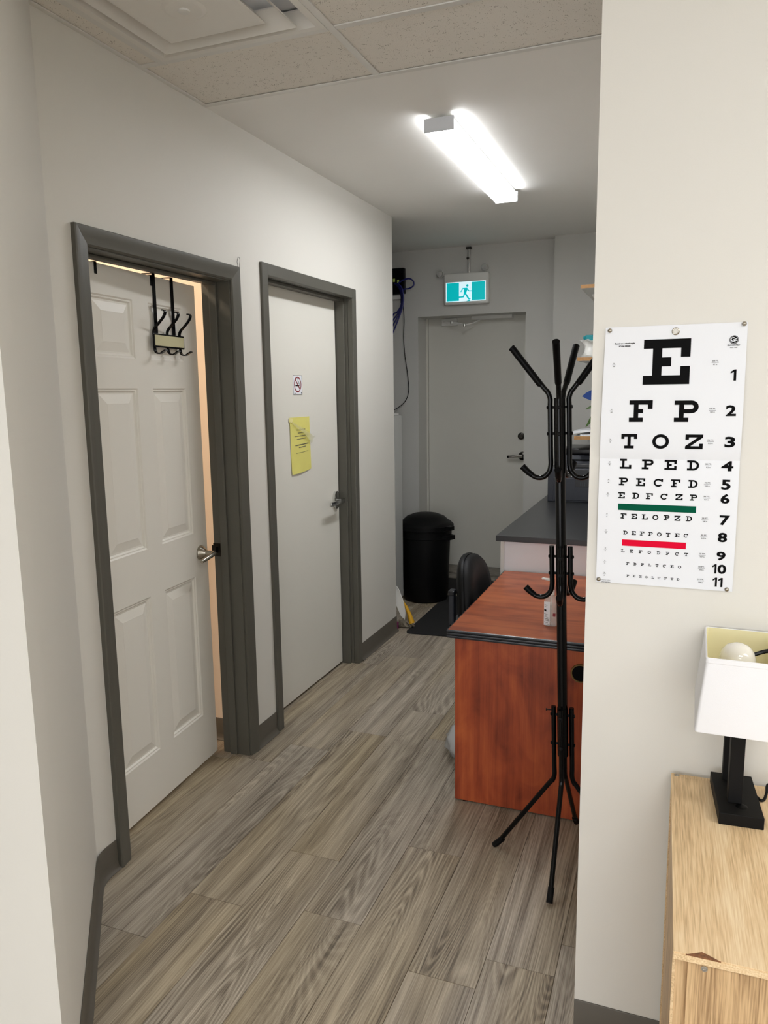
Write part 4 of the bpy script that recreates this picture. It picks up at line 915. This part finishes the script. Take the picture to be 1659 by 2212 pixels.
b = nb(); loft(b, [[Vector((cx+.0+hx*math.copysign(abs(math.cos(t))**.6, math.cos(t)), cy+.19*s_*math.copysign(abs(math.sin(t))**.6, math.sin(t)), z)) for t in (2*math.pi*k/28 for k in range(28))] for hx, s_, z in ((.19, .9, .40), (.21, 1, .415), (.21, 1, .445), (.19, .9, .465))]); mk('seat', b, 'black_leather', oc, True, ang=60)
b = nb(); box(b, -.912, -.888, cy-.165, cy-.125, .50, .66, .007); box(b, -.912, -.870, cy-.165, cy+.02, .50, .53, .007); box(b, -.912, -.70, cy-.02, cy+.02, .375, .40, .006); box(b, -.912, -.890, cy-.02, cy+.02, .375, .53, .006); mk('back_bar', b, 'printer_body', oc)
b = nb(); box(b, -.909, -.891, cy-.160, cy-.130, .535, .645, .003)
for k in range(10): box(b, -.911, -.889, cy-.163, cy-.127, .54+k*.0108, .5462+k*.0108, .002)
box(b, -.915, -.886, cy-.168, cy-.122, .650, .676, .007); mk('bar_boot', b, 'edge_black', oc)
mk('gas_column', lathe(nb(), [(.028, .10), (.028, .24), (.018, .24), (.018, .39)], (cx, cy, 0), n=20), 'black_plastic', oc, True)
for k in range(5):
    a = math.radians(20+72*k); e_ = Vector((cx+.20*math.cos(a), cy+.20*math.sin(a), .075))
    lg_ = mk('base_leg', tube(nb(), [(cx, cy, .115), e_], [.022, .014], 10), 'black_plastic', oc, True)
    mk('caster', lathe(nb(), [(.022, -.02), (.026, -.015), (.026, .015), (.022, .02)], (e_.x, e_.y, .0265), (math.sin(a), -math.cos(a), 0), 18), 'black_plastic', lg_, True)
# ------------------------------------------------------------------ floor mat
b = nb(); m0 = [(-1.595, 4.425), (-.86, 4.48), (-.86, 5.20), (-1.60, 5.40)]
pts = []
for i, p in enumerate(m0):
    p = Vector(p); pa = Vector(m0[i-1]); pb = Vector(m0[(i+1) % 4]); u1 = (pa-p).normalized()*.05; u2 = (pb-p).normalized()*.05
    for t in (0, .25, .5, .75, 1): q = p+u1*(1-t)**2+u2*t**2; pts.append(q)
loft(b, [[Vector((p.x, p.y, .0002)) for p in pts], [Vector((p.x, p.y, .006)) for p in pts]]); tag(mk('floor_mat', b, 'mat_black'), 'black floor mat with a rounded corner in front of the bin', 'mat')
# ------------------------------------------------------------------ bin
tx, ty = -1.728, 5.275
bn = thing('rubbish_bin', (tx, ty, .0), 'tall black plastic rubbish bin with a domed lid by the exit door', 'bin')
mk('bin_body', lathe(nb(), [(.150, .006), (.158, .006), (.163, .02), (.182, .46), (.182, .475), (.192, .48), (.194, .535), (.186, .54)], (tx, ty, 0), n=40), 'black_plastic', bn, True)
ld = mk('lid', lathe(nb(), [(.203, .538), (.208, .540), (.208, .568), (.200, .575), (.185, .590), (.175, .592), (.14, .625), (.09, .645), (.04, .653), (0, .654)], (tx, ty, 0), n=40, cap1=False), 'black_plastic', bn, True)
b = nb(); prism(b, [(-.03, 0), (.03, 0), (.022, .046), (-.022, .046)], lambda a, r, z: Vector((tx+(.200+r)*math.cos(-.35)-a*math.sin(-.35), ty+(.200+r)*math.sin(-.35)+a*math.cos(-.35), z)), .545, .572); mk('lid_tab', b, 'black_plastic', ld)
b = nb(); prism(b, [(-.05, 0), (.05, 0), (.038, .055), (-.038, .055)], lambda a, r, z: Vector((tx+(.186+r)*math.cos(-.35)-a*math.sin(-.35), ty+(.186+r)*math.sin(-.35)+a*math.cos(-.35), z)), .475, .505); mk('side_handle', b, 'black_plastic', bn)
# ------------------------------------------------------------------ fridge behind the wall end
fr = thing('refrigerator', (-2.15, 5.0, 0), 'white refrigerator edge showing past the end of the door wall', 'refrigerator')
mk('body', box(nb(), -2.45, -1.895, 4.70, 5.10, .03, 1.372, .006), 'fridge_white', fr)
mk('door', box(nb(), -1.890, -1.842, 4.70, 5.10, .05, 1.372, .010, 3), 'fridge_white', fr); mk('hinge_cover', box(nb(), -1.93, -1.862, 5.02, 5.09, 1.3725, 1.388, .004), 'plastic_white', fr)
for x in (-2.42, -1.93): mk('foot', cyl(nb(), (x, 4.9, 0), (x, 4.9, .031), .02, 12), 'black_plastic', fr)
# ------------------------------------------------------------------ mop and dustpan behind the wall end
mc = at(872, 1352, 'z', .015)
mp = thing('string_mop', (mc.x, mc.y, 0), 'grey string mop with a yellow clamp behind the wall end', 'mop')
random.seed(3); b = nb()
for k in range(46):
    a = random.uniform(0, 6.283); r = random.uniform(.03, .062); c_ = Vector((mc.x, mc.y+.02, .004))
    p0_ = c_ + Vector((.012*math.cos(a), .008*math.sin(a), .040)); p1_ = c_ + Vector((r*.9*math.cos(a+.3), r*.35*math.sin(a+.3), random.uniform(.018, .036)))
    p2_ = c_ + Vector((r*1.1*math.cos(a+.7), r*.45*math.sin(a+.7), random.uniform(.004, .012))); p3_ = c_ + Vector((r*.6*math.cos(a+1.2), r*.5*math.sin(a+1.2), random.uniform(.004, .02)))
    tube(b, smooth_path([p0_, p1_, p2_, p3_], 3), .0042, 5)
mk('mop_strings', b, 'mop_string', mp, True)
q0, q1, q2 = at(890, 1346, 'y', mc.y+.015), at(884, 1326, 'y', mc.y+.02), at(876, 1308, 'y', mc.y+.025)
mk('clamp', tube(nb(), [q0, q1, q2], [.020, .014, .010], 10), 'mop_yellow', mp, True)
mk('pole', tube(nb(), [q2, at(858, 1284, 'y', mc.y+.03), at(800, 1190, 'y', mc.y+.06), at(600, 850, 'y', mc.y+.15)], .008, 10), 'mop_yellow', mp, True)
ya = YEND+.022
o_ = [at(x, y, 'y', ya) for x, y in ((856, 1266), (861, 1273), (866, 1285), (870.5, 1298), (873.5, 1311), (875, 1325), (874, 1338))]
dp_ = thing('dustpan', (o_[3].x-.06, ya, 0), 'white rounded dustpan standing on edge at the end of the wall', 'dustpan')
poly = [(p.x, p.z) for p in o_] + [(p.x, p.z) for p in (at(866, 1331, 'y', ya), at(857, 1310, 'y', ya), at(840, 1290, 'y', ya), at(838, 1255, 'y', ya), at(848, 1258, 'y', ya))]
prism(b := nb(), poly, lambda x, z, y: Vector((x, y, z)), ya, ya+.004); mk('pan', b, 'plastic_white', dp_)
mk('rim', tube(nb(), smooth_path([p + Vector((0, -.001, 0)) for p in o_], 3), .0028, 8), 'plastic_white', dp_, True)
b = nb(); box(b, -1.80, o_[6].x-.047, ya-.004, ya+.022, .0, .05, .006); mk('brush_foot', b, 'purple', dp_)
# ------------------------------------------------------------------ waste bag beside the desk
wb = thing('waste_bag', (-.775, 2.96, 0), 'clear plastic bag bulging out on the floor beyond the left side of the desk', 'bag')
b = nb(); loops = []; cb_ = Vector((-.772, 2.955, 0)); random.seed(11)
for (r, z) in ((.03, .002), (.075, .004), (.098, .03), (.104, .065), (.094, .10), (.070, .130), (.040, .150), (.018, .160)):
    loops.append([cb_ + Vector((r*(1+.10*math.sin(4*t+z*50)+.07*math.sin(9*t-z*80)+.04*math.sin(15*t+z*120))*math.cos(t), r*(1+.10*math.sin(4*t+z*50))*math.sin(t), z)) for t in (2*math.pi*k/48 for k in range(48))])
loft(b, loops, True, True); mk('bag_film', b, 'thin_bag', wb, True, ang=80)
b = nb(); loft(b, [[cb_ + Vector((r*.8*(1+.2*math.sin(5*t+z*70))*math.cos(t), r*.8*(1+.2*math.sin(3*t+z*90))*math.sin(t), z)) for t in (2*math.pi*k/24 for k in range(24))] for r, z in ((.04, .006), (.085, .02), (.088, .06), (.06, .09), (.02, .10))]); mk('contents', b, 'plastic_white', wb, True, ang=60)
# ------------------------------------------------------------------ network box and cables on the back wall
nbx = thing('network_box', (-2.02, YB-.03, 2.26), 'black patch box high on the back wall with cables plugged in', 'network box')
mk('case', box(nb(), -2.09, -1.968, YB-.045, YB-.001, 2.262, 2.446, .002), 'black_matte', nbx)
mk('lower_tray', box(nb(), -2.09, -1.99, YB-.04, YB-.001, 2.222, 2.250, .002), 'plastic_grey', nbx)
for p in ((-2.045, 2.362), (-2.012, 2.352)): mk('port_label', box(nb(), p[0]-.007, p[0]+.009, YB-.047, YB-.0455, p[1]-.014, p[1]+.010), 'label_lime', nbx)
def cable(pts, r, m_, lab, g=None):
    o = mk('network_cable' if m_ == 'cable_blue' else 'thin_cable', tube(nb(), smooth_path(pts, 6), r, 8), m_, None, True); tag(o, lab, 'cable', g); return o
def kp(x, y, d=.07): q = at(x, y, 'y', YB-d); return (q.x, q.y, q.z)
cable([kp(861, 611), kp(873, 604), kp(885, 602), kp(893, 608), kp(893, 617), kp(884, 623), kp(873, 625), kp(866, 632)], .0055, 'cable_blue', 'blue cable looping out to the right of the black patch box')
for i, (dx_, ex_, ey_) in enumerate(((0, 850, 679), (2, 849, 692), (4, 849, 703), (6, 850, 716))):
    dd_ = .050+i*.0135
    cable([kp(853+dx_, 612, dd_), kp(862+dx_, 622, dd_), kp(868+dx_*.6, 640, dd_), kp(866+dx_*.7, 660, dd_), kp(858+dx_*.8, 674+dx_*1.5, dd_), kp(ex_, ey_, dd_), kp(ex_-10, ey_+22, dd_)], .0056, 'cable_blue', ['uppermost', 'second highest', 'third highest', 'lowest'][i]+' blue cable of the bundle curving left below the black patch box', 'blue cable bundle below the patch box')
cable([kp(863, 628, .05), kp(866, 640, .04), kp(866, 655, .04)], .003, 'black_plastic', 'short black cable hanging between the blue cables')
cable([kp(870, 650, .03), kp(873, 690, .02), kp(872, 730, .015), kp(875, 770, .015), kp(880, 805, .015), kp(883, 840, .015), kp(878, 862, .02), kp(866, 876, .03), kp(850, 886, .04), kp(835, 892, .05)], .0028, 'black_plastic', 'thin black cable trailing down the back wall to the refrigerator')
# ------------------------------------------------------------------ coat rack
cr_ = thing('coat_rack', (-.2945, 2.342, 0), 'black metal tube coat rack with padded hooks standing before the desk', 'coat rack', rot=(0, math.radians(-1.8), 0))
PR = .0155
mk('pole', cyl(nb(), (0, 0, .37), (0, 0, 1.50), PR, 24), 'black_metal', cr_, True, local=True)
def sleeve(z0, z1):
    b = nb(); cyl(b, (0, 0, z0), (0, 0, z1), PR+.0015, 24); return mk('sleeve', b, 'black_metal', cr_, True, local=True)
sleeve(.372, .532); sleeve(1.285, 1.512)
TO, TR = .0285, .0078
def dirp(k, offs): a = math.pi/2*k+math.radians(offs[k]); return Vector((math.cos(a), math.sin(a), 0))
def bolts(d, zs, par):
    for z in zs:
        b = nb(); cyl(b, d*PR*.9+Vector((0, 0, z)), d*(TO+TR+.001)+Vector((0, 0, z)), .0042, 10); lathe(b, [(.0058, 0), (.0050, .0022), (.003, .003)], d*(TO+TR)+Vector((0, 0, z)), d, 14)
        mk('bolt', b, 'black_plastic', par, True, local=True)
for k in range(4):
    d = dirp(k, (-4, -13, -2, 5)); Z = Vector((0, 0, 1))
    up = [d*TO+Z*1.29, d*TO+Z*1.40, d*TO+Z*1.505, d*(TO+.004)+Z*1.525, d*(TO+.018)+Z*1.545, d*(.139)+Z*1.668]
    j = smooth_path([d*TO+Z*1.34, d*TO+Z*1.310, d*(TO+.006)+Z*1.288, d*(TO+.022)+Z*1.273, d*(TO+.042)+Z*1.271, d*(TO+.062)+Z*1.281, d*(TO+.080)+Z*1.298], 5)
    path = list(reversed(j)) + [d*TO+Z*1.42] + smooth_path([d*TO+Z*1.49, d*TO+Z*1.512, d*(TO+.008)+Z*1.532, d*(TO+.020)+Z*1.546, d*(.139)+Z*1.664], 5)
    hk = mk('hook', tube(nb(), path, TR, 12), 'black_metal', cr_, True, local=True)
    mk('pad', tube(nb(), [d*(TO+.026)+Z*1.5515, d*(TO+.030)+Z*1.5555, d*(.139)+Z*1.664, d*(.144)+Z*1.669], [TR+.0004, TR+.0022, TR+.0026, TR+.0030], 14), 'black_matte', hk, True, local=True)
    mk('pad', tube(nb(), [d*(TO+.056)+Z*1.278, d*(TO+.070)+Z*1.288, d*(TO+.088)+Z*1.306], [TR+.0006, TR+.0018, TR+.0024], 14), 'black_matte', hk, True, local=True)
    bolts(d, (1.484, 1.405), hk)
    j2 = smooth_path([d*TO+Z*1.058, d*TO+Z*.965, d*TO+Z*.935, d*(TO+.006)+Z*.912, d*(TO+.022)+Z*.896, d*(TO+.042)+Z*.893, d*(TO+.062)+Z*.901, d*(TO+.078)+Z*.916], 5)
    hk2 = mk('hook', tube(nb(), j2, TR, 12), 'black_metal', cr_, True, local=True)
    mk('pad', tube(nb(), [d*(TO+.056)+Z*.899, d*(TO+.068)+Z*.907, d*(TO+.084)+Z*.923], [TR+.0006, TR+.0018, TR+.0024], 14), 'black_matte', hk2, True, local=True)
    bolts(d, (1.025, .972), hk2)
    d = dirp(k, (-2.5, -2.5, -2.5, -2.5))
    lgp = [d*TO+Z*.535] + smooth_path([d*TO+Z*.33, d*TO+Z*.300, d*(TO+.008)+Z*.278, d*(TO+.022)+Z*.262, d*.222+Z*.022], 5)
    lgo = mk('leg', tube(nb(), lgp, TR, 12), 'black_metal', cr_, True, local=True)
    mk('foot_cap', tube(nb(), [d*.205+Z*.041, d*.236+Z*.0095], [TR+.0020, TR+.0024], 14), 'black_plastic', lgo, True, local=True)
    bolts(d, (.508, .410), lgo)
mk('thumb_screw', tube(nb(), [Vector((-TO-TR, 0, .522)), Vector((-TO-TR-.012, 0, .522)), Vector((-TO-TR-.013, 0, .522)), Vector((-TO-TR-.016, 0, .522))], [.002, .002, .0045, .0045], 10), 'black_plastic', cr_, True, local=True)
